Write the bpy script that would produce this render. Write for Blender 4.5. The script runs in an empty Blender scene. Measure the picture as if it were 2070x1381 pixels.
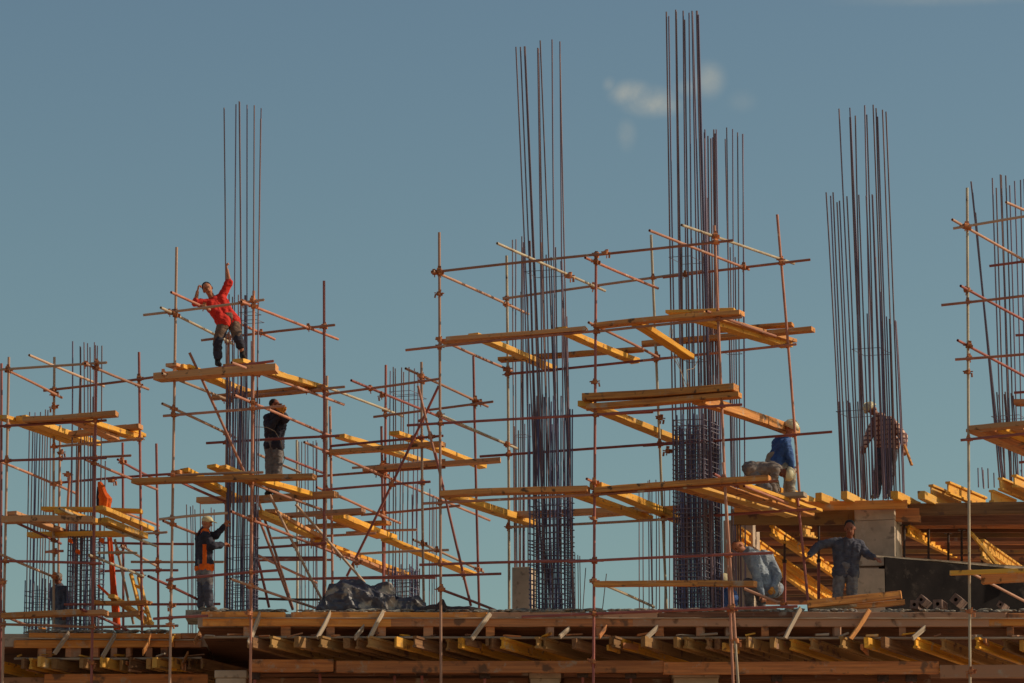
import bpy, bmesh, math, random
from mathutils import Vector, Matrix, noise
R = math.radians
scene = bpy.context.scene
col = scene.collection
rnd = random.Random(7)

# ------------------------------------------------------------ camera
FPX = 8000.0; PITCH = R(12.4); CAMZ = 1.6
cam_d = bpy.data.cameras.new('camera'); cam = bpy.data.objects.new('camera', cam_d); col.objects.link(cam)
cam_d.sensor_width = 36; cam_d.lens = FPX / 2070 * 36; cam_d.clip_start = 0.5; cam_d.clip_end = 6000
cam.location = (0, 0, CAMZ); cam.rotation_euler = (math.pi/2 + PITCH, 0, 0)
scene.camera = cam
CP, SP = math.cos(PITCH), math.sin(PITCH)
def P(px, py, Y):
    u = (px - 1035) / FPX; v = (690.5 - py) / FPX
    t = Y / (CP - v*SP)
    return Vector((u*t, Y, CAMZ + (SP + v*CP)*t))
def dirpx(px, py):
    u = (px - 1035) / FPX; v = (690.5 - py) / FPX
    return Vector((u, CP - v*SP, SP + v*CP)).normalized()

# ------------------------------------------------------------ world + sun
SUN = Vector((0.84, 0.03, 0.50)).normalized()
sun_el = math.asin(SUN.z); sun_az = math.atan2(SUN.x, SUN.y)
w = bpy.data.worlds.new('World'); scene.world = w; w.use_nodes = True
nt = w.node_tree; nt.nodes.clear()
N = nt.nodes.new; L = nt.links.new
out = N('ShaderNodeOutputWorld'); bg = N('ShaderNodeBackground'); sky = N('ShaderNodeTexSky')
sky.sky_type = 'NISHITA'; sky.sun_disc = False; sky.sun_elevation = sun_el; sky.sun_rotation = sun_az
sky.air_density = 1.0; sky.dust_density = 1.2; sky.ozone_density = 1.0
bg.inputs['Strength'].default_value = 0.09
tc = N('ShaderNodeTexCoord')
sep = N('ShaderNodeSeparateXYZ'); L(tc.outputs['Generated'], sep.inputs[0])
ramp = N('ShaderNodeValToRGB')      # the film tone of the sky by elevation
mr = N('ShaderNodeMapRange'); mr.inputs['From Min'].default_value = 0.12; mr.inputs['From Max'].default_value = 0.30
L(sep.outputs['Z'], mr.inputs['Value']); L(mr.outputs[0], ramp.inputs[0])
ramp.color_ramp.elements[0].color = (0.93, 1.02, 0.80, 1); ramp.color_ramp.elements[1].color = (0.855, 0.93, 0.828, 1)
mul = N('ShaderNodeMix'); mul.data_type = 'RGBA'; mul.blend_type = 'MULTIPLY'; mul.inputs['Factor'].default_value = 1
L(sky.outputs[0], mul.inputs[6]); L(ramp.outputs[0], mul.inputs[7])
cur = mul.outputs[2]
# wisps of cloud
nz = N('ShaderNodeTexNoise'); nz.inputs['Scale'].default_value = 110; nz.inputs['Detail'].default_value = 7; nz.inputs['Roughness'].default_value = .6; nz.inputs['Distortion'].default_value = 0.6
L(tc.outputs['Generated'], nz.inputs['Vector'])
tot = None
for (cx, cy, rx, ry, am) in ((1278, 190, 46, 26, 1.0), (1312, 205, 56, 30, 1.0), (1340, 214, 40, 22, .7), (1432, 162, 34, 36, .8), (1405, 178, 44, 18, .45), (1267, 272, 20, 32, .35), (1232, 172, 14, 16, .35), (1500, 205, 30, 22, .2), (1950, -6, 240, 16, .3)):
    d = dirpx(cx, cy)
    vs = N('ShaderNodeVectorMath'); vs.operation = 'SUBTRACT'; L(tc.outputs['Generated'], vs.inputs[0]); vs.inputs[1].default_value = d
    vm = N('ShaderNodeVectorMath'); vm.operation = 'MULTIPLY'; L(vs.outputs[0], vm.inputs[0]); vm.inputs[1].default_value = (FPX/rx, 0, FPX/ry)
    vl = N('ShaderNodeVectorMath'); vl.operation = 'LENGTH'; L(vm.outputs[0], vl.inputs[0])
    m = N('ShaderNodeMapRange'); m.interpolation_type = 'SMOOTHSTEP'
    m.inputs['From Min'].default_value = 1.35; m.inputs['From Max'].default_value = 0.1; m.inputs['To Min'].default_value = 0; m.inputs['To Max'].default_value = am
    L(vl.outputs['Value'], m.inputs['Value'])
    if tot is None: tot = m.outputs[0]
    else:
        a = N('ShaderNodeMath'); a.operation = 'MAXIMUM'; L(tot, a.inputs[0]); L(m.outputs[0], a.inputs[1]); tot = a.outputs[0]
nm = N('ShaderNodeMapRange'); nm.inputs['From Min'].default_value = 0.28; nm.inputs['From Max'].default_value = 0.60; nm.inputs['To Min'].default_value = 0.35; L(nz.outputs[0], nm.inputs['Value'])
cm = N('ShaderNodeMath'); cm.operation = 'MULTIPLY'; L(tot, cm.inputs[0]); L(nm.outputs[0], cm.inputs[1])
cm2 = N('ShaderNodeMath'); cm2.operation = 'MULTIPLY'; L(cm.outputs[0], cm2.inputs[0]); cm2.inputs[1].default_value = 0.95
mx = N('ShaderNodeMix'); mx.data_type = 'RGBA'; L(cm2.outputs[0], mx.inputs['Factor']); L(cur, mx.inputs[6])
CLOUD = (3.8, 4.1, 3.9, 1); mx.inputs[7].default_value = CLOUD
L(mx.outputs[2], bg.inputs['Color']); L(bg.outputs[0], out.inputs[0])

sd = bpy.data.lights.new('sun', 'SUN'); so = bpy.data.objects.new('sun', sd); col.objects.link(so)
sd.energy = 3.2; sd.angle = R(0.5); sd.color = (1.0, 0.86, 0.62)
so.rotation_euler = SUN.to_track_quat('Z', 'Y').to_euler(); so.location = (30, 30, 60)
vs_ = scene.view_settings; vs_.view_transform = 'Standard'; vs_.look = 'None'; vs_.exposure = 0; vs_.gamma = 1; vs_.use_curve_mapping = False
scene.cycles.max_bounces = 5

# ------------------------------------------------------------ materials
def mat(name, c1, c2=None, scale=(8, 8, 8), rough=0.8, metal=0.0, c3=None, bump=0.0, rand=0.15, spots=None, lo=.35, hi=.65, splash=None, detail=6, coord='Object', spec=0.3):
    m = bpy.data.materials.new(name); m.use_nodes = True; t = m.node_tree; n = t.nodes; l = t.links
    b = n['Principled BSDF']; b.inputs['Roughness'].default_value = rough; b.inputs['Metallic'].default_value = metal
    b.inputs['Specular IOR Level'].default_value = spec
    c2 = c2 or tuple(x*.75 for x in c1)
    co = n.new('ShaderNodeTexCoord'); mp = n.new('ShaderNodeMapping'); mp.inputs['Scale'].default_value = scale
    oi = n.new('ShaderNodeObjectInfo')
    off = n.new('ShaderNodeMath'); off.operation = 'MULTIPLY'; off.inputs[1].default_value = 37.0; l.new(oi.outputs['Random'], off.inputs[0])
    cmb = n.new('ShaderNodeCombineXYZ'); [l.new(off.outputs[0], cmb.inputs[i]) for i in range(3)]
    l.new(co.outputs[coord], mp.inputs['Vector']); l.new(cmb.outputs[0], mp.inputs['Location'])
    nz = n.new('ShaderNodeTexNoise'); nz.inputs['Scale'].default_value = 1; nz.inputs['Detail'].default_value = detail; nz.inputs['Roughness'].default_value = .6
    l.new(mp.outputs[0], nz.inputs['Vector'])
    cr = n.new('ShaderNodeValToRGB'); e = cr.color_ramp.elements
    e[0].position = lo; e[0].color = (*c2, 1); e[1].position = hi; e[1].color = (*c1, 1)
    l.new(nz.outputs[0], cr.inputs[0]); cur = cr.outputs[0]
    if c3:
        mm = n.new('ShaderNodeMix'); mm.data_type = 'RGBA'; f = n.new('ShaderNodeMath'); f.operation = 'FRACT'
        g = n.new('ShaderNodeMath'); g.operation = 'MULTIPLY'; g.inputs[1].default_value = 7.31; l.new(oi.outputs['Random'], g.inputs[0]); l.new(g.outputs[0], f.inputs[0])
        pw = n.new('ShaderNodeMath'); pw.operation = 'POWER'; pw.inputs[1].default_value = 1.6; l.new(f.outputs[0], pw.inputs[0])
        l.new(pw.outputs[0], mm.inputs['Factor']); l.new(cur, mm.inputs[6]); mm.inputs[7].default_value = (*c3, 1); cur = mm.outputs[2]
    if spots:
        sc, colr, amount = spots
        n2 = n.new('ShaderNodeTexNoise'); n2.inputs['Scale'].default_value = sc; n2.inputs['Detail'].default_value = 4
        mp2 = n.new('ShaderNodeMapping'); l.new(co.outputs['Object'], mp2.inputs['Vector']); l.new(cmb.outputs[0], mp2.inputs['Location']); l.new(mp2.outputs[0], n2.inputs['Vector'])
        r2 = n.new('ShaderNodeMapRange'); r2.inputs['From Min'].default_value = amount; r2.inputs['From Max'].default_value = amount + .08; l.new(n2.outputs[0], r2.inputs['Value'])
        m2 = n.new('ShaderNodeMix'); m2.data_type = 'RGBA'; l.new(r2.outputs[0], m2.inputs['Factor']); l.new(cur, m2.inputs[6]); m2.inputs[7].default_value = (*colr, 1); cur = m2.outputs[2]
    if splash:
        n3 = n.new('ShaderNodeTexNoise'); n3.inputs['Scale'].default_value = 2.2; n3.inputs['Detail'].default_value = 8; n3.inputs['Roughness'].default_value = .75
        mp3 = n.new('ShaderNodeMapping'); mp3.inputs['Rotation'].default_value = (1, .5, 2); l.new(co.outputs['Object'], mp3.inputs['Vector']); l.new(cmb.outputs[0], mp3.inputs['Location']); l.new(mp3.outputs[0], n3.inputs['Vector'])
        r3 = n.new('ShaderNodeMapRange'); r3.inputs['From Min'].default_value = .57; r3.inputs['From Max'].default_value = .66; r3.inputs['To Max'].default_value = .75; l.new(n3.outputs[0], r3.inputs['Value'])
        m3 = n.new('ShaderNodeMix'); m3.data_type = 'RGBA'; l.new(r3.outputs[0], m3.inputs['Factor']); l.new(cur, m3.inputs[6]); m3.inputs[7].default_value = (*splash, 1); cur = m3.outputs[2]
    if rand:
        hs = n.new('ShaderNodeHueSaturation'); rr = n.new('ShaderNodeMapRange'); rr.inputs['To Min'].default_value = 1-rand; rr.inputs['To Max'].default_value = 1+rand
        l.new(oi.outputs['Random'], rr.inputs['Value']); l.new(rr.outputs[0], hs.inputs['Value']); l.new(cur, hs.inputs['Color']); cur = hs.outputs[0]
    l.new(cur, b.inputs['Base Color'])
    if bump:
        bp = n.new('ShaderNodeBump'); bp.inputs['Strength'].default_value = bump; bp.inputs['Distance'].default_value = .02; l.new(nz.outputs[0], bp.inputs['Height']); l.new(bp.outputs[0], b.inputs['Normal'])
    return m
M = {}
M['tube'] = mat('painted_tube', (.52, .20, .12), (.30, .10, .07), (14, 14, 3), .6, c3=(.50, .33, .23), spots=(5, (.58, .48, .38), .64), rand=.25, bump=.1)
M['redtube'] = mat('red_tube', (.40, .12, .095), (.24, .07, .065), (14, 14, 3), .55, spots=(4, (.4, .25, .2), .70), rand=.2)
M['greytube'] = mat('grey_tube', (.56, .46, .33), (.36, .25, .17), (14, 14, 3), .5, spots=(5, (.14, .08, .06), .62), rand=.1)
M['coupler'] = mat('rusty_coupler', (.62, .22, .08), (.26, .09, .05), (30, 30, 30), .8, rand=.35)
M['rebar'] = mat('rusty_rebar', (.30, .17, .15), (.13, .085, .10), (30, 30, 2), .75, c3=(.20, .17, .26), rand=.3)
M['rebar_dark'] = mat('dark_rebar', (.19, .14, .17), (.08, .07, .12), (30, 30, 2), .75, c3=(.09, .11, .24), rand=.3)
M['rebar_thin'] = mat('thin_rebar', (.20, .17, .20), (.09, .09, .15), (20, 20, 20), .75, rand=.3)
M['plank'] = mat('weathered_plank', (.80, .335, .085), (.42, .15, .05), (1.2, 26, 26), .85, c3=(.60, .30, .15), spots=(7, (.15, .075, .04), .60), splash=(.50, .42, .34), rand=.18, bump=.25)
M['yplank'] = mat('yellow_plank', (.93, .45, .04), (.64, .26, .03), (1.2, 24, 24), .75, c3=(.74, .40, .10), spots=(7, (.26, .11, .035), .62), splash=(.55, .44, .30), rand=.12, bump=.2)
M['form'] = mat('formwork_board', (.68, .255, .085), (.40, .14, .055), (1.0, 22, 22), .8, c3=(.46, .25, .16), spots=(3.5, (.20, .10, .06), .58), splash=(.46, .38, .31), rand=.2, bump=.25)
M['orange_form'] = mat('fresh_formwork_board', (.84, .34, .08), (.62, .21, .05), (1.0, 20, 20), .75, rand=.16, bump=.2, spots=(3, (.50, .19, .06), .56), splash=(.55, .40, .28))
M['joist'] = mat('dark_joist', (.30, .15, .07), (.15, .07, .035), (1.0, 22, 22), .85, c3=(.44, .24, .08), spots=(5, (.16, .08, .05), .58), rand=.25, bump=.25)
M['shadewood'] = mat('shaded_brown_board', (.28, .13, .075), (.15, .065, .042), (1.0, 20, 20), .9, spots=(3, (.34, .27, .22), .62), rand=.2, bump=.2)  # brown board with the shade under slab and deck mixed into its colour
M['ply'] = mat('plywood', (.26, .11, .055), (.15, .06, .03), (1.0, 6, 6), .8, rand=.15, spots=(2, (.10, .05, .03), .62))
M['greywood'] = mat('grey_board', (.54, .42, .32), (.34, .25, .19), (1.2, 24, 24), .9, rand=.2, bump=.2)
M['concrete'] = mat('concrete', (.60, .45, .34), (.45, .34, .26), (3, 3, 3), .9, spots=(6, (.30, .23, .18), .60), splash=(.62, .50, .40), rand=.05, bump=.3)
M['crust'] = mat('concrete_crust', (.46, .41, .34), (.16, .13, .12), (9, 9, 9), .95, rand=.2, bump=.8)
M['brick'] = mat('hollow_clay', (.24, .15, .12), (.13, .08, .07), (12, 12, 12), .9, rand=.2, bump=.3)
M['black'] = mat('film_faced_panel', (.022, .016, .016), (.010, .007, .008), (2, 2, 2), .8, rand=0, spec=.08, splash=(.06, .045, .04))
M['iron'] = mat('dark_iron', (.10, .06, .05), (.05, .03, .03), (20, 20, 20), .7, rand=.2)
M['skin'] = mat('skin', (.50, .19, .10), (.40, .14, .075), (20, 20, 20), .6, rand=0)
M['skin_dark'] = mat('tanned_skin', (.30, .10, .055), (.22, .075, .045), (20, 20, 20), .6, rand=0)
M['hair'] = mat('dark_hair', (.03, .022, .02), (.015, .012, .012), (60, 60, 60), .8, rand=0)
M['greyhair'] = mat('short_grey_hair', (.16, .13, .12), (.09, .07, .07), (60, 60, 60), .8, rand=0)
M['mouth'] = mat('mouth', (.55, .40, .33), (.3, .12, .1), (90, 90, 90), .5, rand=0)
M['lip'] = mat('lip', (.25, .07, .05), None, (90, 90, 90), .5, rand=0)
M['red'] = mat('red_sweatshirt', (.70, .035, .02), (.50, .02, .015), (9, 9, 9), .85, rand=0, bump=.5)
M['brown_cloth'] = mat('brown_trousers', (.20, .12, .085), (.11, .065, .05), (9, 9, 9), .9, rand=0, bump=.5)
M['dark_cloth'] = mat('dark_jacket', (.045, .042, .065), (.022, .020, .034), (9, 9, 9), .85, rand=0, bump=.5)
M['navy'] = mat('navy_jacket', (.10, .095, .125), (.055, .052, .075), (9, 9, 9), .85, rand=0, bump=.5)
M['greycloth'] = mat('grey_trousers', (.24, .205, .205), (.12, .105, .115), (9, 9, 9), .9, rand=0, bump=.5)
M['tan_cloth'] = mat('dusty_workwear', (.29, .225, .19), (.14, .105, .10), (9, 9, 9), .9, rand=0, bump=.5)
M['pale_cloth'] = mat('pale_trousers', (.42, .37, .30), (.27, .23, .19), (9, 9, 9), .9, rand=0, bump=.5)
M['blue'] = mat('blue_jacket', (.06, .135, .36), (.035, .075, .22), (9, 9, 9), .8, rand=0, bump=.5)
M['lightblue'] = mat('light_blue_jacket', (.33, .36, .41), (.18, .21, .28), (9, 9, 9), .85, rand=0, bump=.5)
M['orange'] = mat('orange_cloth', (.95, .17, .015), (.72, .10, .01), (9, 9, 9), .8, rand=0, bump=.4)
M['glove'] = mat('leather_glove', (.75, .30, .05), (.5, .18, .03), (20, 20, 20), .8, rand=0)
M['boot'] = mat('dark_boot', (.03, .022, .02), None, (20, 20, 20), .8, rand=0)
M['greyboot'] = mat('dusty_boot', (.22, .17, .14), None, (20, 20, 20), .9, rand=0)
M['helmet'] = mat('cream_helmet', (.72, .62, .40), (.62, .52, .33), (10, 10, 10), .45, rand=0)
M['cap'] = mat('cream_cap', (.72, .60, .36), (.60, .48, .28), (20, 20, 20), .8, rand=0)
M['tarp'] = mat('black_plastic_sheet', (.085, .075, .10), (.045, .04, .06), (5, 5, 5), .5, rand=0, spots=(3.2, (.46, .36, .29), .53), spec=.6)
M['orange_tarp'] = mat('orange_sheet', (.95, .13, .015), (.75, .075, .01), (8, 8, 1), .7, rand=0, bump=.4)
M['ground'] = mat('dusty_ground', (.42, .27, .17), (.32, .20, .12), (.3, .3, .3), .95, rand=0)
# plaid shirt
def plaid():
    m = mat('plaid_shirt', (.85, .52, .40), (.66, .40, .30), (9, 9, 9), .9, rand=0); t = m.node_tree; n = t.nodes; l = t.links
    b = n['Principled BSDF']; src = b.inputs['Base Color'].links[0].from_socket
    g = n.new('ShaderNodeNewGeometry'); s = n.new('ShaderNodeSeparateXYZ'); l.new(g.outputs['Position'], s.inputs[0]); prev = None
    for ax, sc in (('X', 62), ('Z', 70)):
        a = n.new('ShaderNodeMath'); a.operation = 'MULTIPLY'; a.inputs[1].default_value = sc; l.new(s.outputs[ax], a.inputs[0])
        q = n.new('ShaderNodeMath'); q.operation = 'SINE'; l.new(a.outputs[0], q.inputs[0])
        z = n.new('ShaderNodeMath'); z.operation = 'GREATER_THAN'; z.inputs[1].default_value = .45; l.new(q.outputs[0], z.inputs[0])
        if prev is None: prev = z.outputs[0]
        else:
            o = n.new('ShaderNodeMath'); o.operation = 'MAXIMUM'; l.new(prev, o.inputs[0]); l.new(z.outputs[0], o.inputs[1]); prev = o.outputs[0]
    mm = n.new('ShaderNodeMix'); mm.data_type = 'RGBA'; l.new(prev, mm.inputs['Factor']); l.new(src, mm.inputs[6]); mm.inputs[7].default_value = (.20, .09, .09, 1)
    l.new(mm.outputs[2], b.inputs['Base Color']); return m
M['plaid'] = plaid()

# ------------------------------------------------------------ helpers
def tag(o, label=None, cat=None, group=None, kind=None):
    if label: o['label'] = label
    if cat: o['category'] = cat
    if group: o['group'] = group
    if kind: o['kind'] = kind
    return o
def empty(name, loc, label, cat, group=None):
    o = bpy.data.objects.new(name, None); col.objects.link(o); o.location = loc; o.empty_display_size = .2
    return tag(o, label, cat, group)
def link(name, me, m, parent=None, mw=None, smooth=False):
    if m: me.materials.append(m)
    if smooth:
        for p in me.polygons: p.use_smooth = True
    o = bpy.data.objects.new(name, me); col.objects.link(o)
    if mw is not None: o.matrix_world = mw
    if parent is not None:
        o.parent = parent; o.matrix_parent_inverse = Matrix.Translation(-parent.location)
    return o
def frame(a, b, up=Vector((0, 0, 1))):
    """matrix with X along a->b, Y horizontal, Z up-ish, origin at a"""
    x = (b - a).normalized(); y = up.cross(x)
    if y.length < 1e-4: y = Vector((0, 1, 0))
    y.normalize(); z = x.cross(y)
    m = Matrix((x, y, z)).transposed().to_4x4(); m.translation = a
    return m
def framez(a, b):
    z = (b - a).normalized(); h = Vector((0, 1, 0)) if abs(z.y) < .9 else Vector((1, 0, 0))
    x = h.cross(z).normalized(); y = z.cross(x)
    m = Matrix((x, y, z)).transposed().to_4x4(); m.translation = a
    return m
def grid_tube(verts, faces, pts, r, seg=8, cap=True):
    """swept tube through pts (local), appended"""
    base0 = len(verts); n = len(pts)
    for i, p in enumerate(pts):
        t = (pts[min(i+1, n-1)] - pts[max(i-1, 0)]).normalized()
        h = Vector((0, 1, 0)) if abs(t.y) < .9 else Vector((1, 0, 0))
        x = h.cross(t).normalized(); y = t.cross(x)
        rr = r[i] if isinstance(r, (list, tuple)) else r
        for k in range(seg):
            a = 2*math.pi*k/seg; verts.append(p + x*math.cos(a)*rr + y*math.sin(a)*rr)
    for i in range(n-1):
        for k in range(seg):
            a = base0 + i*seg + k; b = base0 + i*seg + (k+1) % seg
            faces.append((a, b, b+seg, a+seg))
    if cap:
        faces.append(tuple(base0 + k for k in reversed(range(seg)))); faces.append(tuple(base0 + (n-1)*seg + k for k in range(seg)))
def mesh_of(name, verts, faces):
    me = bpy.data.meshes.new(name); me.from_pydata([tuple(v) for v in verts], [], faces); me.update(); return me
def tube_obj(name, a, b, r, m, parent, seg=12, sag=0.0):
    ln = (b-a).length; v = []; f = []
    zs = [(r*.78, .05), (r*.78, 0), (r, 0)]
    steps = 5 if sag else 1
    for i in range(1, steps): zs.append((r, ln*i/steps))
    zs += [(r, ln), (r*.78, ln), (r*.78, ln-.05)]
    for rr, z in zs:
        s = sag*math.sin(math.pi*z/ln)
        for k in range(seg):
            an = 2*math.pi*k/seg; v.append(Vector((math.cos(an)*rr + s, math.sin(an)*rr, z)))
    n = len(zs)
    for i in range(n-1):
        for k in range(seg):
            p = i*seg+k; q = i*seg+(k+1) % seg; f.append((p, q, q+seg, p+seg))
    f.append(tuple(range(seg))[::-1]); f.append(tuple((n-1)*seg+k for k in range(seg)))
    return link(name, mesh_of(name, v, f), m, parent, framez(a, b), smooth=False)
def board_mesh(name, ln, wd, th, seed=0, wonky=.02, bev=.006):
    rr = random.Random(seed); v = []; f = []
    n = max(2, int(ln/.22)+1)
    prof = [(-wd/2+bev, -th/2), (wd/2-bev, -th/2), (wd/2, -th/2+bev), (wd/2, th/2-bev), (wd/2-bev, th/2), (-wd/2+bev, th/2), (-wd/2, th/2-bev), (-wd/2, -th/2+bev)]
    ph = rr.random()*6; am = rr.uniform(-wonky, wonky); e0 = rr.uniform(-.05, .05); e1 = rr.uniform(-.05, .05)
    for i in range(n):
        t = i/(n-1); x = ln*t; dz = am*math.sin(t*3.1+ph); dy = am*.7*math.cos(t*2.3+ph)
        for (y, z) in prof:
            xx = x + (e0*y/wd if i == 0 else (e1*y/wd if i == n-1 else 0))
            v.append(Vector((xx, y+dy + rr.uniform(-.004, .004), z+dz + rr.uniform(-.0035, .0035))))
    for i in range(n-1):
        for k in range(8):
            a = i*8+k; b = i*8+(k+1) % 8; f.append((a, a+8, b+8, b))
    f.append(tuple(range(8))); f.append(tuple((n-1)*8+k for k in reversed(range(8))))
    return mesh_of(name, v, f)
SEED = [100]
def board(name, a, b, wd, th, m, parent=None, roll=0.0):
    SEED[0] += 1
    mw = frame(a, b)
    if roll: mw = mw @ Matrix.Rotation(roll, 4, 'X')
    return link(name, board_mesh(name, (b-a).length, wd, th, SEED[0]), m, parent, mw)
def ibeam(name, a, b, m, parent, h=.20, fl=.08, ft=.038, web=.028):
    """timber H beam"""
    ln = (b-a).length; hw = h/2; f2 = fl/2; w2 = web/2
    pr = [(-f2, -hw), (f2, -hw), (f2, -hw+ft), (w2, -hw+ft+.008), (w2, hw-ft-.008), (f2, hw-ft), (f2, hw), (-f2, hw), (-f2, hw-ft), (-w2, hw-ft-.008), (-w2, -hw+ft+.008), (-f2, -hw+ft)]
    v = [Vector((x, y, z)) for x in (0, ln) for (y, z) in pr]; k = len(pr)
    f = [(i, i+k, (i+1) % k+k, (i+1) % k) for i in range(k)]
    f += [(0, 1, 2, 11), (3, 4, 9, 10), (2, 3, 10, 11), (4, 5, 8, 9), (5, 6, 7, 8)]
    f += [tuple(k+i for i in reversed(q)) for q in f[-5:]]
    return link(name, mesh_of(name, v, f), m, parent, frame(a, b))
def box(name, c0, c1, m, parent=None, mw=None, bev=0.0):
    bm = bmesh.new(); bmesh.ops.create_cube(bm, size=1)
    s = Vector(c1) - Vector(c0); c = (Vector(c1) + Vector(c0))/2
    for v in bm.verts: v.co = Vector((v.co.x*s.x, v.co.y*s.y, v.co.z*s.z)) + c
    if bev: bmesh.ops.bevel(bm, geom=bm.edges[:], offset=bev, segments=1, affect='EDGES')
    me = bpy.data.meshes.new(name); bm.to_mesh(me); bm.free()
    return link(name, me, m, parent, mw if mw is not None else Matrix.Identity(4))
# coupler: two crossed half-shell clamps with bolts, shared mesh
def coupler_mesh(kind):
    v = []; f = []
    def ring(ax, off):
        pts = [Vector((0, 0, -.028)), Vector((0, 0, .028))]
        v2 = []; f2 = []; grid_tube(v2, f2, pts, .036, 10)
        for p in v2:
            q = Vector((p.x, p.y, p.z)) if ax == 'z' else Vector((p.z, p.y, p.x))
            v.append(q + off)
        b = len(v)-len(v2); f.extend([tuple(i+b for i in t) for t in f2])
    def blk(c, s):
        b = len(v)
        for sx in (-1, 1):
            for sy in (-1, 1):
                for sz in (-1, 1): v.append(Vector(c) + Vector((sx*s[0], sy*s[1], sz*s[2])))
        for q in ((0, 1, 3, 2), (4, 6, 7, 5), (0, 4, 5, 1), (2, 3, 7, 6), (0, 2, 6, 4), (1, 5, 7, 3)): f.append(tuple(b+i for i in q))
    ring('z', Vector((0, 0, 0)))
    if kind == 'cross': ring('x', Vector((0, -.052, 0)))
    blk((.045, 0, 0), (.018, .012, .022)); blk((0, -.052 if kind == 'cross' else -.045, .045), (.022, .012, .016))
    blk((-.05, .0, 0), (.022, .006, .007)); blk((.0, -.05, -.052), (.007, .006, .022)); blk((0, -.03, 0), (.024, .018, .024))
    if kind == 'loose': blk((-.05, -.01, -.05), (.012, .012, .03)); blk((.06, -.02, .02), (.02, .008, .008))
    return mesh_of('coupler', v, f)
CPL = {k: coupler_mesh(k) for k in ('cross', 'loose')}
for k in CPL: CPL[k].materials.append(M['coupler'])
def coupler(p, parent, kind='cross', tilt=0.0):
    o = bpy.data.objects.new('coupler', CPL[kind]); col.objects.link(o)
    o.matrix_world = Matrix.Translation(p) @ Matrix.Rotation(rnd.choice((0, math.pi)), 4, 'Z') @ Matrix.Rotation(tilt + rnd.uniform(-.2, .2), 4, 'Y') @ Matrix.Rotation(rnd.uniform(-.3, .3), 4, 'Z') @ Matrix.Scale(rnd.uniform(1.1, 1.4), 4)
    o.parent = parent; o.matrix_parent_inverse = Matrix.Translation(-parent.location)
FG, RG = -.0025, .0182       # depth change per pixel of run along the face / into the scene
RT = .0245
def ends(kind, x0, y0, x1, y1, d, d1=None):
    if kind == 'V': da, db = d, d
    elif kind == 'F': da, db = d, d + FG*(x1-x0)
    elif kind == 'R': da, db = d, d + RG*(x1-x0)
    else: da, db = d, d1
    return P(x0, y0, da), P(x1, y1, db), da, db
def tower(name, label, cat, base, specs, extra=(), minus=.35):
    root = empty(name, base, label, cat)
    segs = []
    for s in specs:
        kind, x0, y0, x1, y1, d = s[:6]
        rest = s[6:]; d1 = None; m = None
        for q in rest:
            if isinstance(q, str): m = q
            else: d1 = q
        off = {'V': 0, 'F': -.052, 'R': .056, 'X': -.07}[kind]
        a, b, da, db = ends(kind, x0, y0, x1, y1, d+off, None if d1 is None else d1+off)
        nm = {'V': 'standard', 'F': 'ledger', 'R': 'transom', 'X': 'brace'}[kind]
        if m is None: m = 'redtube' if rnd.random() < .25 else ('greytube' if rnd.random() < .12 else 'tube')
        tube_obj(nm, a, b, RT, M[m], root, sag=rnd.uniform(-.012, .012))
        segs.append((kind, x0, y0, x1, y1, da, db))
    for i in range(len(segs)):
        for j in range(i+1, len(segs)):
            A, B = segs[i], segs[j]
            if A[0] == B[0]: continue
            x1, y1, x2, y2 = A[1:5]; x3, y3, x4, y4 = B[1:5]
            den = (x1-x2)*(y3-y4)-(y1-y2)*(x3-x4)
            if abs(den) < 1e-6: continue
            t = ((x1-x3)*(y3-y4)-(y1-y3)*(x3-x4))/den; u = -((x1-x2)*(y1-y3)-(y1-y2)*(x1-x3))/den
            if not (-.02 < t < 1.02 and -.02 < u < 1.02): continue
            dA = A[5]+(A[6]-A[5])*t; dB = B[5]+(B[6]-B[5])*u
            if abs(dA-dB) < minus:
                coupler(P(x1+(x2-x1)*t, y1+(y2-y1)*t, (dA if A[0] == 'V' else (dA+dB)/2)), root)
    for (x, y, d) in extra: coupler(P(x, y, d), root, 'loose')
    return root
def plank(kind, x0, y0, x1, y1, d, label, group, m='plank', wd=.23, th=.06, d1=None, name='plank', cat='plank', roll=0):
    a, b, _, _ = ends(kind, x0, y0, x1, y1, d, d1)
    o = board(name, a, b, wd, th, M[m], roll=roll)
    tag(o, label, cat, group); return o

ZTOP = P(1000, 1238, 70.0).z          # top of the floor slab
# ------------------------------------------------------------ ground + lower storey
box('ground', (-400, -60, -.5), (400, 900, 0), M['ground']); bpy.data.objects['ground']['kind'] = 'structure'
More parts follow.
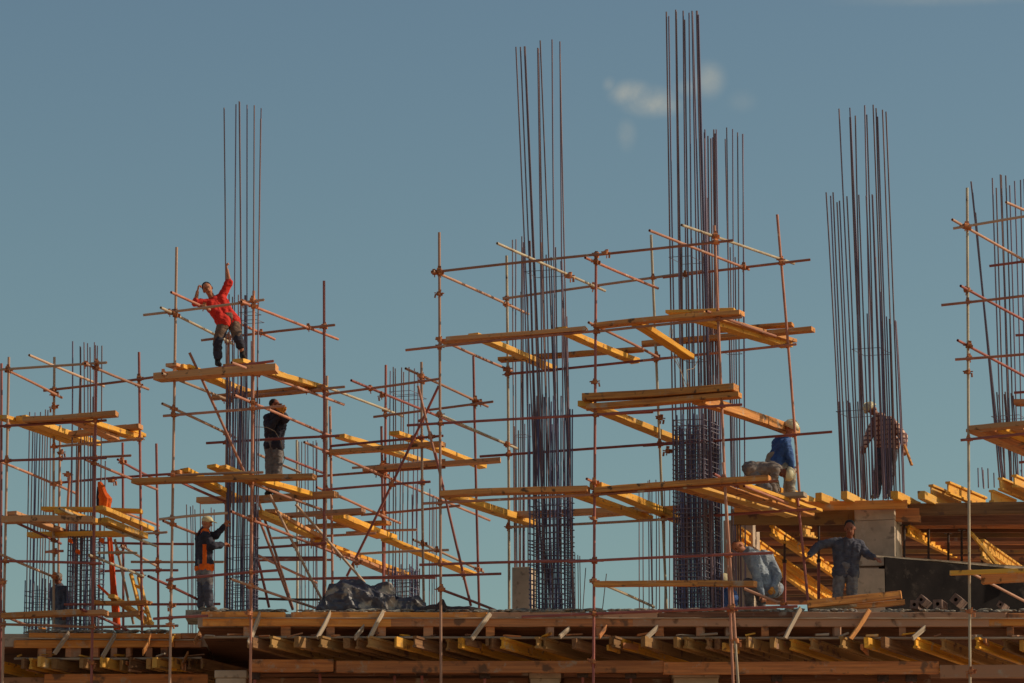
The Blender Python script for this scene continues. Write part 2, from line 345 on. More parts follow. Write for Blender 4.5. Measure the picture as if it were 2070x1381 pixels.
# ------------------------------------------------------------ floor slab and its columns
def zat(py, Y): return P(1035, py, Y).z
XL, XM, XR = P(-400, 1300, 72.5).x, P(400, 1260, 70.2).x, P(2500, 1250, 70.2).x
zs0 = zat(1268, 70.0); zs1 = ZTOP
slab = empty('floor_slab', (0, 78, zs0), 'concrete floor slab of the unfinished building carrying all the scaffolds and cages', 'concrete slab')
box('slab_deck', (XM, 70.12, zs0+.02), (XR, 94, zs1-.01), M['concrete'], slab)
box('slab_deck', (XL, 72.62, zs0+.02), (XM-.004, 94, zs1-.01), M['concrete'], slab)
box('soffit_sheet', (XM+.02, 70.14, zs0-.006), (XR-.02, 93.9, zs0+.016), M['ply'], slab)
box('soffit_sheet', (XL+.02, 72.64, zs0-.006), (XM-.03, 93.9, zs0+.016), M['ply'], slab)
for (px0, px1, d, lab) in ((436, 497, 70.75, 'concrete column under the slab, leftmost in the bottom edge of the picture'), (1072, 1132, 70.75, 'concrete column under the slab below the middle rebar cage'), (1362, 1452, 70.7, 'widest concrete column under the slab, below the tallest rebar cage'), (112, 150, 74.2, 'dim concrete column under the recessed left end of the slab')):
    a = P(px0, 1365, d); b = P(px1, 1365, d)
    t = empty('concrete_column', (a.x, d, 0), lab, 'column', 'columns holding up the floor slab')
    zc = zat(1352, 70.4)
    box('shaft', (a.x, d, 0), (b.x, d+.55, zc-.12), M['concrete'], t, bev=.01)
    box('capital', (a.x-.02, d-.02, zc-.116), (b.x+.02, d+.57, zc+.02), M['concrete'], t, bev=.01)
lowfloor = box('lower_floor_slab', (XL, 70.5, ZTOP-4.0), (XR, 94, ZTOP-3.75), M['concrete']); tag(lowfloor, 'concrete floor of the storey below, under the picture edge', 'concrete slab')
# back wall of the lower storey
bw = box('blockwork_wall', (XL, 93, ZTOP-3.74), (XR, 93.3, zs0-.01), M['concrete']); tag(bw, 'dim wall at the back of the storey under the slab', 'wall')

# ------------------------------------------------------------ slab edge formwork
def formwork(root, segs, d0, x0, x1, yt, joists, struts, kick, str_y, rng):
    def f(name, xa, xb, ya, yb, d, m, dd=.045):
        a = P(xa, ya, d); b = P(xb, yb, d); z0, z1 = min(a.z, b.z), max(a.z, b.z)
        aa = Vector((a.x, d, (z0+z1)/2)); bb = Vector((b.x, d, (z0+z1)/2))
        return board(name, aa, bb, dd, z1-z0, m, root)
    for (xa, xb, m) in segs[0]: f('edge_board', xa, xb, yt+1, yt+12, d0+rng.uniform(-.01, .01), M[m])
    f('lip', x0, x1, yt+12.3, yt+14.2, d0-.012, M['greywood'], .075)
    for (xa, xb, m) in segs[1]: f('waler', xa, xb, yt+14.5, yt+30, d0+.03+rng.uniform(-.008, .008), M[m], .07)
    for x in struts:
        wd = rng.uniform(5, 8); f('stub_post', x-wd, x+wd, yt+30.2, yt+50, d0+.07, M['form'], .09)
    f('sole_plate', x0, x1, yt+50, yt+54, d0+.05, M['greywood'], .10)
    for (x, m) in joists:
        a = P(x, yt+66, d0+rng.uniform(-.35, .1)); b = a + Vector((.44*4, .9*4, 0)); zt = zat(yt+54, d0+.05)
        a.z = b.z = zt - .102 - rng.random()*.004
        if rng.random() < .55: ibeam('joist', a, b, m, root)
        else: board('joist', a, b, .06+rng.random()*.05, .19, m, root)
    xx = x0 + 5
    while xx < x1 and xx < 2080:            # scraps and wedges lying on the sole plate, packers at the joist ends
        a = P(xx, yt+50-rng.uniform(1, 4), d0-.02); b = a + Vector((rng.uniform(.08, .3), rng.uniform(-.15, .25), rng.uniform(-.01, .05)))
        board('offcut', a, b, rng.uniform(.03, .08), rng.uniform(.02, .04), M[rng.choice(('form', 'greywood', 'yplank', 'shadewood'))], root)
        xx += rng.uniform(40, 90)
    for k in range(16):
        xj = rng.choice(joists)[0] + rng.uniform(-14, 18); a = P(xj, yt+rng.uniform(56, 72), d0-rng.uniform(.0, .2)); b = a + Vector((rng.uniform(.1, .3), rng.uniform(.3, .9), 0))
        board('packer', a, b, rng.uniform(.03, .06), rng.uniform(.05, .14), M[rng.choice(('yplank', 'joist', 'form'))], root)
    for (xa, ya, xb, yb, m) in kick:
        a = P(xa, ya, d0-.03); b = P(xb, yb, d0-.30)
        board('kicker', a, b, .10, .03, M[m], root, roll=R(75))
    for (xa, xb, ya, yb, dd, m) in str_y: f('stringer', xa, xb, ya, yb, d0+dd, M[m], .10)
rg = random.Random(3)
fw = empty('edge_formwork', P(1035, 1290, 70), 'long timber edge formwork along the front of the slab with joists sticking out', 'formwork')
jx = [505, 548, 600, 648, 700, 722, 745, 800, 838, 905, 930, 992, 1015, 1085, 1100, 1160, 1240, 1254, 1300, 1365, 1385, 1430, 1450, 1478, 1512, 1560, 1600, 1640, 1700, 1752, 1785, 1850, 1905, 1975, 2030, 2065, 2110, 2160]
jm = [M['joist'] if rg.random() < .8 else M['yplank'] for _ in jx]
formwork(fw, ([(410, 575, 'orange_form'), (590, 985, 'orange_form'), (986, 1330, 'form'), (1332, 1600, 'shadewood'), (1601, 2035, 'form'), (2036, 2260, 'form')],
              [(412, 790, 'orange_form'), (791, 1280, 'form'), (1281, 1998, 'form'), (1999, 2260, 'orange_form')]),
         70.0, 412, 2260, 1237, list(zip(jx, jm)), [500, 577, 668, 770, 865, 990, 1112, 1212, 1334, 1415, 1474, 1545, 1692, 1824, 2042, 2120],
         [(668, 1238, 641, 1290, 'greywood'), (777, 1235, 745, 1292, 'greywood'), (990, 1240, 955, 1292, 'greywood'), (1618, 1230, 1588, 1290, 'greywood'), (1757, 1232, 1720, 1292, 'plank'), (528, 1240, 500, 1300, 'greywood'),
          (1330, 1270, 1305, 1290, 'greywood'), (1150, 1270, 1132, 1288, 'greywood'), (735, 1270, 718, 1288, 'greywood'), (1870, 1270, 1845, 1290, 'greywood'), (1225, 1268, 1212, 1288, 'form')],
         [(505, 672, 1333, 1358, .35, 'form'), (678, 1340, 1336, 1360, .38, 'form'), (1341, 1896, 1338, 1363, .36, 'form'), (1900, 2260, 1346, 1372, .30, 'form'),
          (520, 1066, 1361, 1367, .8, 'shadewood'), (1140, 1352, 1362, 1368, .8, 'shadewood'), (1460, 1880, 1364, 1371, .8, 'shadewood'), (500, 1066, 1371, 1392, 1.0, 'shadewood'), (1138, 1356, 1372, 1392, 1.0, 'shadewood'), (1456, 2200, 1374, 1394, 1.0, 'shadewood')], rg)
fl = empty('edge_formwork', P(200, 1340, 72.5), 'recessed lower left timber edge formwork with bright joist ends', 'formwork')
jx2 = [-60, -15, 45, 62, 70, 78, 110, 165, 205, 245, 262, 300, 312, 322, 345, 358, 372, 382, 395, 408]
formwork(fl, ([(60, 365, 'orange_form'), (366, 405, 'form')], [(30, 352, 'orange_form'), (353, 407, 'form')]), 72.5, 30, 408, 1279,
         [(x, M['joist'] if rg.random() < .6 else M['yplank']) for x in jx2], [85, 100, 138, 155, 192, 230, 260, 300, 332],
         [(140, 1280, 110, 1322, 'greywood'), (236, 1282, 205, 1328, 'greywood'), (305, 1285, 288, 1320, 'plank'), (420, 1250, 393, 1300, 'plank'), (352, 1285, 345, 1300, 'yplank'), (380, 1320, 368, 1345, 'plank')],
         [(90, 420, 1363, 1390, .3, 'form'), (-60, 100, 1370, 1392, .5, 'form')], rg)
# crust of spilt concrete on the slab edge
def crust(x0, x1, py, d, label, n, seed):
    rr = random.Random(seed); bm = bmesh.new()
    for i in range(n):
        x = rr.uniform(x0, x1); p = P(x, py+rr.uniform(-2, 3), d + rr.random()*.12)
        g = bmesh.ops.create_icosphere(bm, subdivisions=1, radius=1)
        s = rr.uniform(.012, .055); sx = s*rr.uniform(1, 3.2)
        for v in g['verts']:
            k = 1 + rr.uniform(-.3, .3); v.co = Vector((v.co.x*sx*k, v.co.y*s*k, v.co.z*s*.55*k)) + p
    me = bpy.data.meshes.new('spilt_concrete'); bm.to_mesh(me); bm.free()
    tag(link('spilt_concrete', me, M['crust']), label, 'rubble', None, 'stuff')
crust(1020, 1620, 1234, 70.02, 'pale crust of spilt concrete along the slab edge between the cages', 330, 1)
crust(410, 1020, 1235, 70.02, 'dark crumbs of spilt concrete along the slab edge left of the middle cage', 170, 2)
crust(60, 340, 1276, 72.5, 'pale spilt concrete on the recessed left slab edge', 190, 3)
crust(1620, 2080, 1234, 70.02, 'crumbs of spilt concrete along the slab edge at the right', 90, 4)
lp = P(380, 1240, 70.3)
tag(box('slab_edge_block', (P(375, 1240, 70.2).x, 70.2, zat(1250, 70.2)), (P(520, 1240, 70.2).x, 71.0, zat(1233, 70.2)), M['crust']), 'rough grey ledge of cast concrete under the feet of the capped man', 'ledge')

# ------------------------------------------------------------ upper right deck on props
g_up = empty('upper_deck_formwork', P(1750, 1020, 73), 'raised timber deck formwork at the right with sunlit joists on top', 'formwork')
def bx(name, x0, y0, d0, x1, y1, d1, wd, th, m, par=g_up, roll=0): return board(name, P(x0, y0, d0), P(x1, y1, d1), wd, th, M[m], par, roll)
bx('edge_board', 1485, 1026, 72.9, 1832, 1020, 72.6, .05, .17, 'orange_form')
bx('main_beam', 1836, 1031, 73.0, 2300, 1024, 72.8, .12, .23, 'joist')
bx('main_beam', 1846, 1057, 74.2, 2300, 1052, 74.0, .14, .24, 'shadewood')
bx('main_beam', 1480, 1046, 73.3, 1735, 1044, 73.3, .12, .30, 'joist')
zd = P(1700, 1012, 72.8).z
for (x, y, x2, y2) in ((1655, 1004, 1700, 1022), (1706, 1001, 1752, 1020), (1808, 1001, 1850, 1018), (1862, 1000, 1905, 1018)):
    a = P(x, y, 72.35); b = a + Vector((.55, 1.2, 0)); board('joist', a, b, .13, .15, M['yplank'], g_up)
for (x, y, ln) in ((1882, 992, 1.5), (1916, 986, 1.9), (2004, 1003, 1.2), (2022, 978, 2.0), (2050, 972, 2.2), (2085, 975, 2.2)):
    a = P(x, y, 73.0); b = a + Vector((.47*ln, .88*ln, 0)); ibeam('joist', a, b, M['yplank'], g_up, h=.24, fl=.10)
for (x, y, x2, y2) in ((1600, 995, 1640, 1008), (1575, 992, 1612, 1004)):
    a = P(x, y, 72.2); board('joist', a, a+Vector((.5, 1.1, 0)), .10, .13, M['yplank'], g_up)
# soffit sheet with battens running across, receding
zsf = P(1700, 1040, 73.2).z
for i in range(22):
    Y0 = 73.45 + i*.48; a = P(1478 if i > 1 else 1845, 1100, Y0); b = P(2340, 1100, Y0)
    a.z = b.z = zsf - .05 + .01*(i % 3); a.y = b.y = Y0
    board('cross_joist', a, b, .07, .20, M[('shadewood', 'form', 'ply', 'joist')[i % 4]], g_up)
bx('header', 1795, 1041, 72.95, 1860, 1041, 72.95, .06, .26, 'form')
# receding beams whose right flank catches the sun
for (xa, ya, xb, yb, n) in ((1490, 1068, 1690, 1215, 2), (1560, 1065, 1720, 1180, 1), (1985, 1100, 2100, 1180, 2), (1835, 1058, 1985, 1145, 1), (1620, 1038, 1730, 1095, 1)):
    for k in range(n):
        a = P(xa, ya + 18*k, 73.4 + .1*k); b = P(xb, yb + 18*k, 80.5 + .1*k)
        a.z = min(a.z, zsf-.27); ibeam('receding_beam', a, b, M['yplank'], g_up, h=.20, fl=.09)
bx('prop_brace', 1963, 1078, 72.9, 2020, 1148, 73.2, .05, .07, 'yplank')
# props
def prop(x, y0, y1, d, lab):
    t = empty('steel_prop', P(x, y1, d), lab, 'prop', 'steel props under the raised deck')
    a = P(x, y0, d); b = P(x, y1, d); mid = a.lerp(b, .45)
    tube_obj('outer_tube', b, mid, .030, M['redtube'], t); tube_obj('inner_tube', mid, a, .023, M['iron'], t)
    box('head_plate', (-.07, -.07, -.006), (.07, .07, .006), M['iron'], t, Matrix.Translation(a))
    v = []; f = []; grid_tube(v, f, [Vector((0, 0, -.03)), Vector((0, 0, .03))], .043, 10)
    link('collar', mesh_of('collar', v, f), M['iron'], t, Matrix.Translation(mid))
prop(1828, 1062, 1225, 73.3, 'dark steel prop just right of the concrete column')
prop(1877, 1062, 1225, 74.0, 'steel prop behind the black panel, second right of the concrete column')
prop(1917, 1078, 1225, 74.6, 'steel prop behind the black panel, third right of the concrete column')
prop(1944, 1072, 1225, 73.9, 'steel prop with a dark round head, left of the pale right scaffold post')
prop(1586, 1062, 1225, 74.4, 'steel prop rising behind the light blue jacket of the crouching man')
prop(1655, 1060, 1225, 73.6, 'steel prop beside the right post, left of the man in the navy jacket')
prop(1985, 1090, 1225, 75.0, 'thin steel prop behind the yellow diagonal batten at the right')
# prop heads under the main slab, seen at the bottom edge
for (x, y, lab) in ((515, 1364, 'prop head under the slab right of the leftmost column'), (647, 1352, 'prop head below the long stringer left of its joint'), (798, 1356, 'prop head below the stringer under the black plastic heap'), (853, 1356, 'prop head below the stringer right of the plastic heap'), (1178, 1360, 'prop head just left of the middle scaffold post at the bottom'), (1275, 1362, 'prop head between the two right hand bottom columns'), (1570, 1368, 'prop head under the stringer below the bald man'), (1785, 1368, 'prop head under the stringer below the timber pile'), (1842, 1368, 'prop head right beside its neighbour below the timber pile'), (980, 1362, 'prop head under the slab left of the middle bottom column')):
    d = 70.6; t = empty('steel_prop', P(x, y, d), lab, 'prop', 'steel props under the slab edge')
    a = P(x, y+8, d); b = Vector((a.x, a.y, ZTOP-3.75))
    tube_obj('tube', b, a, .026, M['redtube'], t)
    c = P(x, y, d); box('fork_head', (-.10, -.06, -.09), (.10, .06, .09), M['iron'], t, Matrix.Translation(c), bev=.01)
# tall concrete column and low wall
def yawbox(name, px0, px1, pyt, d, dep, zb, m, par=None, bev=.008):
    a = P(px0, pyt, d); b = P(px1, pyt, d-(px1-px0)*.0026)
    mw = frame(Vector((a.x, a.y, 0)), Vector((b.x, b.y, 0)))
    return box(name, (0, 0, zb), ((Vector((b.x-a.x, b.y-a.y, 0))).length, dep, a.z), m, par, mw, bev)
cc = empty('concrete_column', (P(1770, 1200, 73).x, 73, ZTOP), 'square cast concrete column behind the man in the navy jacket, under the raised deck', 'column')
yawbox('shaft', 1727, 1808, 1054, 73.0, .75, ZTOP, M['concrete'], cc)
yawbox('top_lift', 1727, 1808, 1030, 73.004, .746, P(1727, 1054, 73.0).z+.006, M['concrete'], cc)
cs = empty('concrete_column', (P(1500, 1200, 74).x, 74, ZTOP), 'pale concrete column half hidden behind the tallest rebar cage', 'column')
yawbox('shaft', 1462, 1522, 1052, 74.3, .6, ZTOP, M['concrete'], cs)
wl = empty('parapet_form', (P(1900, 1200, 72).x, 72, ZTOP), 'low wall form with a black film faced panel and a bare concrete end', 'formwork')
def wallseg(name, xa, ya, da, xb, yb, db, th, m, ybot=None, par=wl):
    a = P(xa, ya, da); b = P(xb, yb, db); v = []
    zb = ZTOP - .002
    n = Vector((b.x-a.x, b.y-a.y, 0)).normalized(); q = Vector((-n.y, n.x, 0))*th
    for p in (a, b):
        za = p.z; lo = zb if ybot is None else P(xa, ybot, da).z
        v += [Vector((p.x, p.y, lo)), Vector((p.x, p.y, za)), Vector((p.x, p.y, za))+q, Vector((p.x, p.y, lo))+q]
    f = [(0, 4, 5, 1), (1, 5, 6, 2), (2, 6, 7, 3), (3, 7, 4, 0), (0, 1, 2, 3), (4, 7, 6, 5)]
    return link(name, mesh_of(name, v, f), m, par)
wallseg('concrete_end', 1728, 1149, 71.9, 1788, 1150, 71.85, .3, M['concrete'])
wallseg('concrete_end', 1728, 1128, 71.95, 1788, 1128, 71.9, .25, M['concrete'], 1144)
wallseg('panel', 1789, 1126, 71.86, 2300, 1178, 73.9, .25, M['black'])
wallseg('top_rail', 1765, 1122, 71.84, 2300, 1174, 73.88, .06, M['greywood'], 1126)
# concrete stub in the middle
ms = empty('concrete_column', (P(1050, 1200, 72.4).x, 72.4, ZTOP), 'short stub of pale concrete column standing left of the middle rebar cage', 'column')
yawbox('shaft', 1035, 1071, 1147, 72.4, .45, ZTOP, M['concrete'], ms)
# ------------------------------------------------------------ scaffold towers
def ystand(d):       # pixel row where the slab top would be seen at depth d
    e = math.atan2(ZTOP - CAMZ, d); return 690.5 - FPX*math.tan(e - PITCH)
def G(x0, y0, x1, y1, d, *r):      # standard that runs on to the ground
    a = P(x0, y0, d); b = P(x1, y1, d); t = a.z/(a.z-b.z)
    c = a + (b-a)*t; py = 690.5 - FPX*math.tan(math.atan2(c.z-CAMZ, d) - PITCH)
    cx = x0 + (x1-x0)*(py-y0)/(y1-y0)
    return ('V', x0, y0, cx, py, d, *r)
def S(x0, y0, x1, y1, d, *r):
    ys = ystand(d)-1; return ('V', x0, y0, x0+(x1-x0)*(ys-y0)/(y1-y0), ys, d, *r)
V, F, RR, X = 'V', 'F', 'R', 'X'
D4 = 69.6
def d4(x): return D4 + FG*(x-888)
D4B = 72.1
def d4b(x): return D4B + FG*(x-1025)
T4 = [G(888, 470, 891, 1381, D4, 'tube'), G(1205, 510, 1200, 1381, d4(1205)), G(1444, 456, 1464, 960, d4(1448), 'tube'), (V, 1462, 935, 1488, 1310, d4(1450)-.06, 'tube'), (V, 1486, 1296, 1498, 1480, d4(1450)-.12, 'greytube'),
      S(1024, 517, 1029, 1225, D4B, 'greytube'), S(1316, 475, 1347, 1225, d4b(1320)), (V, 1571, 434, 1617, 1010, d4b(1600), 'tube'), S(1611, 995, 1634, 1222, d4b(1600)-.06),
      (F, 878, 550, 1210, 514, d4(878)), (F, 1200, 516, 1482, 486, d4(1200)), (F, 820, 708, 1210, 669, d4(820)), (F, 1200, 671, 1500, 641, d4(1200)),
      (F, 823, 860, 1320, 833, d4(823), 'redtube'), (F, 1225, 837, 1500, 818, d4(1225)-.05, 'redtube'), (F, 855, 1018, 1215, 999, d4(855)), (F, 1195, 1001, 1572, 972, d4(1195)),
      (F, 848, 1142, 1220, 1133, d4(848), 'redtube'), (F, 1150, 1136, 1562, 1118, d4(1150)-.05, 'redtube'), (F, 1055, 1247, 1612, 1226, d4(1055), 'redtube'),
      (F, 1017, 604, 1420, 548, d4b(1017)), (F, 1340, 561, 1638, 525, d4b(1340)-.05), (F, 1020, 757, 1345, 724, d4b(1020), 'redtube'), (F, 1300, 729, 1610, 696, d4b(1300)-.05),
      (F, 970, 923, 1380, 894, d4b(970), 'redtube'), (F, 1300, 901, 1682, 873, d4b(1300)-.05, 'redtube'), (F, 1022, 1066, 1390, 1047, d4b(1022)), (F, 1350, 1050, 1650, 1029, d4b(1350)-.05, 'redtube'),
      (RR, 875, 548, 1068, 635, d4(888)-.2), (RR, 1005, 492, 1223, 588, d4(1075)-1.2), (RR, 1183, 521, 1330, 583, d4(1205)-.4), (RR, 1313, 466, 1514, 545, d4(1375)-1.1), (RR, 1378, 455, 1605, 533, d4(1444)-1.2, 'greytube'),
      (RR, 885, 684, 1034, 750, d4(888)), (RR, 1190, 652, 1330, 722, d4(1205)-.3), (RR, 1428, 629, 1568, 680, d4(1444)-.3), (RR, 884, 836, 1046, 907, d4(888), 'greytube'),
      (RR, 1186, 968, 1265, 1004, d4(1205)-.3), (RR, 1443, 958, 1492, 985, d4(1464)-.3), (RR, 1504, 983, 1592, 1018, d4(1464)+.5, 'tube'), (RR, 1196, 1172, 1322, 1227, d4(1205)-.1, 'greytube'), (RR, 886, 1190, 1002, 1234, d4(888))]
tower('tube_scaffold', 'tallest scaffold of rusty tubes in the middle, wrapping the two highest rebar cages', 'scaffold', (P(888, 1230, D4).x, D4, 0), T4,
      [(887, 594, D4-.03), (1203, 772, d4(1205)-.03), (1200, 1048, d4(1205)-.03), (1225, 511, d4(1225)-.08), (1151, 558, d4(1151)+.1), (1385, 556, d4b(1385)-.08), (1350, 912, d4b(1350)-.1), (1488, 1296, d4(1450)-.1), (1199, 1337, d4(1205)-.05), (1335, 845, d4b(1330)-.05)])
D2 = 69.3
def d2(x): return D2 + FG*(x-350)
D2B = 71.5
def d2b(x): return D2B + FG*(x-460)
T2 = [G(357, 500, 343, 1381, D2, 'tube'), G(513, 588, 505, 1381, d2(510), 'tube'), S(462, 672, 455, 1225, D2B), S(655, 568, 654, 1220, d2b(655), 'redtube'),
      (F, 290, 637, 534, 606, d2(290), 'tube'), (F, 322, 757, 553, 730, d2(322)), (F, 330, 841, 576, 821, d2(330)), (F, 345, 962, 532, 955, d2(345)), (F, 322, 1050, 460, 1037, d2(322)), (F, 336, 1173, 560, 1153, d2(336)), (F, 310, 1251, 420, 1245, d2(310)),
      (F, 407, 688, 677, 657, d2b(407)), (F, 428, 808, 697, 782, d2b(428)), (F, 417, 896, 686, 881, d2b(417)), (F, 515, 1108, 660, 1098, d2b(515)),
      (RR, 346, 591, 555, 686, d2(405)-1.05), (RR, 325, 622, 472, 696, d2(350)-.5), (RR, 488, 610, 683, 686, d2(512)-.45, 'tube'), (RR, 328, 755, 470, 812, d2(350)-.4), (RR, 328, 816, 476, 885, d2(350)-.4), (RR, 468, 733, 695, 818, d2(512)-.8, 'tube'),
      (RR, 474, 799, 669, 882, d2(510)-.65), (RR, 510, 977, 650, 1030, d2(510)), (RR, 355, 970, 460, 1016, d2(350)), (RR, 330, 1053, 432, 1092, d2(350)-.35), (RR, 300, 1165, 402, 1213, d2(345)-.8), (RR, 467, 1034, 722, 1136, d2(510)-.8), (RR, 466, 1170, 640, 1230, d2(510)-.8, 'tube'),
      (X, 383, 713, 507, 985, 69.7, 70.2), (X, 545, 1000, 652, 1215, 70.6, 71.4), (X, 522, 1045, 592, 1233, 70.6, 71.3), (X, 598, 1020, 737, 1178, 71.4, 72.2), (X, 521, 1130, 544, 1228, 70.8, 71.2)]
tower('tube_scaffold', 'scaffold tower of rusty tubes on which the man in the red sweatshirt stands', 'scaffold', (P(350, 1230, D2).x, D2, 0), T2,
      [(347, 1225, D2-.05), (344, 1262, D2-.05), (503, 1240, d2(510)-.04), (518, 752, d2(510)+.3)])
D3 = 73.2
def d3(x): return D3 + FG*(x-660)
T3 = [S(661, 760, 657, 1220, D3+.1), S(667, 822, 672, 1215, D3+.4), S(780, 738, 776, 1215, 75.4, 'redtube'), S(771, 862, 775, 1210, 75.2, 'redtube'), S(852, 732, 857, 1220, d3(852)), S(957, 720, 969, 1225, 74.9, 'redtube'), S(600, 890, 600, 1225, 77),
      (F, 660, 797, 888, 766, d3(660), 'tube'), (F, 755, 843, 997, 812, 75.4), (F, 668, 902, 896, 881, d3(668)), (F, 712, 946, 900, 930, 75.4), (F, 632, 964, 900, 945, 75.5), (F, 660, 990, 870, 974, d3(665), 'redtube'), (F, 730, 1041, 930, 1022, 75.4), (F, 549, 1088, 760, 1078, 74.5), (F, 722, 1120, 907, 1112, 74.0),
      (F, 575, 1171, 1013, 1160, d3(575)-.3, 'redtube'), (F, 515, 1172, 880, 1168, 74.6, 'redtube'), (F, 520, 1210, 650, 1212, 75, 'iron'), (F, 515, 1127, 655, 1127, 75.3, 'redtube'), (F, 515, 1133, 670, 1132, 76), (F, 700, 1077, 842, 1071, 75.3),
      (RR, 710, 769, 1043, 906, 72.2), (RR, 820, 745, 986, 822, 72.3), (RR, 665, 785, 815, 842, 73.2), (RR, 615, 894, 990, 1052, 72.4, 'tube'), (RR, 680, 1000, 809, 1058, 73.2), (RR, 835, 1091, 977, 1156, 72.6), (RR, 520, 918, 606, 955, 73.4), (RR, 575, 925, 655, 957, 74), (RR, 640, 985, 700, 1010, 74), (RR, 520, 1122, 640, 1178, 73.6),
      (X, 887, 780, 701, 1165, 72.4, 73.4, 'redtube'), (X, 845, 780, 882, 930, 72.3, 72.5), (X, 880, 915, 952, 1225, 72.4, 72.6), (X, 520, 1005, 592, 1230, 72.3, 72.6)]
tower('tube_scaffold', 'scaffold tower of rusty tubes further back, above the black plastic heap', 'scaffold', (P(660, 1230, D3).x, D3, ZTOP), T3, [(772, 800, 73.0), (722, 1138, 73.2)])
D1 = 71.3
def d1(x): return D1 + FG*(x-193)
T1 = [G(18, 722, 5, 1381, d1(10), 'tube'), G(3, 735, 1, 1300, 72.4, 'redtube'), S(110, 722, 109, 1280, 73.6), G(195, 730, 184, 1381, D1, 'redtube'), S(281, 712, 287, 1275, 73.3, 'redtube'), S(163, 765, 157, 1062, 74.4), S(248, 895, 249, 1270, 75.2), S(316, 897, 320, 1270, 75), S(122, 860, 118, 1280, 75.0),
      (F, -10, 748, 216, 733, d1(-10)), (F, 88, 790, 330, 760, 73.7), (F, -5, 862, 215, 850, d1(0)), (F, 102, 904, 290, 887, 73.7), (F, -5, 932, 215, 926, d1(0)), (F, 105, 928, 265, 921, 75.2), (F, 110, 977, 350, 958, 75.2),
      (F, -5, 1134, 205, 1139, d1(0), 'redtube'), (F, 92, 1116, 128, 1114, 73.7), (F, 198, 1097, 392, 1100, 75), (F, 198, 1118, 277, 1118, 73.3), (F, 265, 1136, 452, 1136, 75.2), (F, 200, 1155, 360, 1153, 75), (F, 130, 1222, 445, 1221, 73.5, 'redtube'), (F, -5, 1262, 190, 1268, d1(0)), (F, 190, 1268, 360, 1265, 73), (F, 275, 1078, 338, 1076, 75),
      (RR, 59, 718, 210, 781, 71.6), (RR, 172, 735, 300, 787, 71.0), (RR, 18, 750, 125, 804, D1+.4), (RR, 172, 929, 318, 990, 71.0), (RR, 238, 929, 320, 972, 75), (RR, -5, 931, 157, 999, d1(0)), (RR, 5, 1044, 123, 1099, d1(0)), (RR, -5, 1118, 121, 1171, d1(0)), (RR, 120, 1028, 187, 1056, 71.2, 'greytube'), (RR, 215, 1065, 316, 1104, 71.5, 'greytube'),
      (RR, 180, 1122, 290, 1165, D1-.2), (RR, 245, 1103, 320, 1146, 75), (RR, 163, 1231, 266, 1278, D1-.5), (RR, 3, 1242, 60, 1266, d1(0)), (RR, 243, 1034, 321, 1063, 75),
      (X, 135, 1075, 141, 960, 73.7, 73.5), (X, 232, 1090, 270, 1262, 73.5, 73.9)]
tower('tube_scaffold', 'scaffold of rusty tubes at the left edge, around the low left rebar cage', 'scaffold', (P(190, 1230, D1).x, D1, 0), T1, [(109, 823, 73.55), (124, 915, 74.9), (138, 960, 73.6), (227, 971, 75.1), (186, 1340, D1-.04), (5, 1178, d1(5)-.04)])
D5 = 68.4
T5 = [G(1955, 380, 1962, 1381, D5, 'greytube'), (F, 1927, 462, 2180, 420, D5), (F, 2000, 538, 2180, 513, 70.8), (F, 1903, 617, 2180, 584, D5), (F, 2053, 678, 2180, 668, 70.8, 'redtube'), (F, 1931, 727, 2180, 706, D5), (F, 2050, 794, 2180, 789, 70.8, 'redtube'), (F, 1942, 890, 2180, 866, D5, 'redtube'), (F, 2060, 935, 2180, 926, 70.8, 'redtube'),
      (RR, 1925, 444, 2180, 590, D5-.5), (RR, 1942, 578, 2180, 705, D5-.3), (RR, 1936, 688, 2180, 820, D5-.3), (RR, 2034, 409, 2180, 470, D5-.4), (RR, 1962, 1158, 2120, 1240, D5-.05), S(2150, 400, 2155, 1230, 70.6), G(2190, 360, 2200, 1381, D5-.4)]
tower('tube_scaffold', 'scaffold cut by the right edge of the picture, with one pale grey upright', 'scaffold', (P(1958, 1230, D5).x, D5, 0), T5, [(1957, 752, D5-.03), (1962, 1236, D5-.03), (1963, 1358, D5-.03)])

# ------------------------------------------------------------ loose planks on the scaffolds
g = 'planks of the top platform on the middle scaffold'
plank(F, 905, 688, 1186, 665, D4-.02, 'long brown plank at the front left of the top platform of the middle scaffold', g, th=.075)
plank(F, 893, 691, 965, 686, D4+.22, 'short dark plank end beside the left post under the long brown plank', g, th=.06)
plank(F, 1206, 659, 1500, 633, d4(1205)-.02, 'long brown plank at the front right of the top platform, ending past the cage', g, th=.08)
plank(F, 1350, 632, 1486, 628, d4(1350)+.5, 'plank with a split yellow end lying on top above the front right plank', g, m='yplank', th=.06)
plank(F, 1010, 728, 1300, 706, D4B+.1, 'plank at the back left of the top platform, seen through the middle cage', g, th=.07)
plank(F, 1298, 696, 1644, 666, d4b(1298)+.1, 'long plank at the back right of the top platform with its yellow end sticking out', g, th=.08)
plank(F, 1430, 671, 1603, 656, d4b(1430)+.4, 'upper plank at the back right of the top platform', g, th=.06)
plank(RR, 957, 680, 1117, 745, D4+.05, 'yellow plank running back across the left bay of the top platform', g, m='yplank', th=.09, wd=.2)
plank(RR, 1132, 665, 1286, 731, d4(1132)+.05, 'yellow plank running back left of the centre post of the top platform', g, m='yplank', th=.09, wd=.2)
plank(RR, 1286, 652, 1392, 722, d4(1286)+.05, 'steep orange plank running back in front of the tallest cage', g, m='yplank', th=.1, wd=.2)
plank(RR, 1388, 640, 1590, 697, d4(1388)+.05, 'outer sunlit plank running back along the right side of the top platform', g, m='yplank', th=.1, wd=.24)
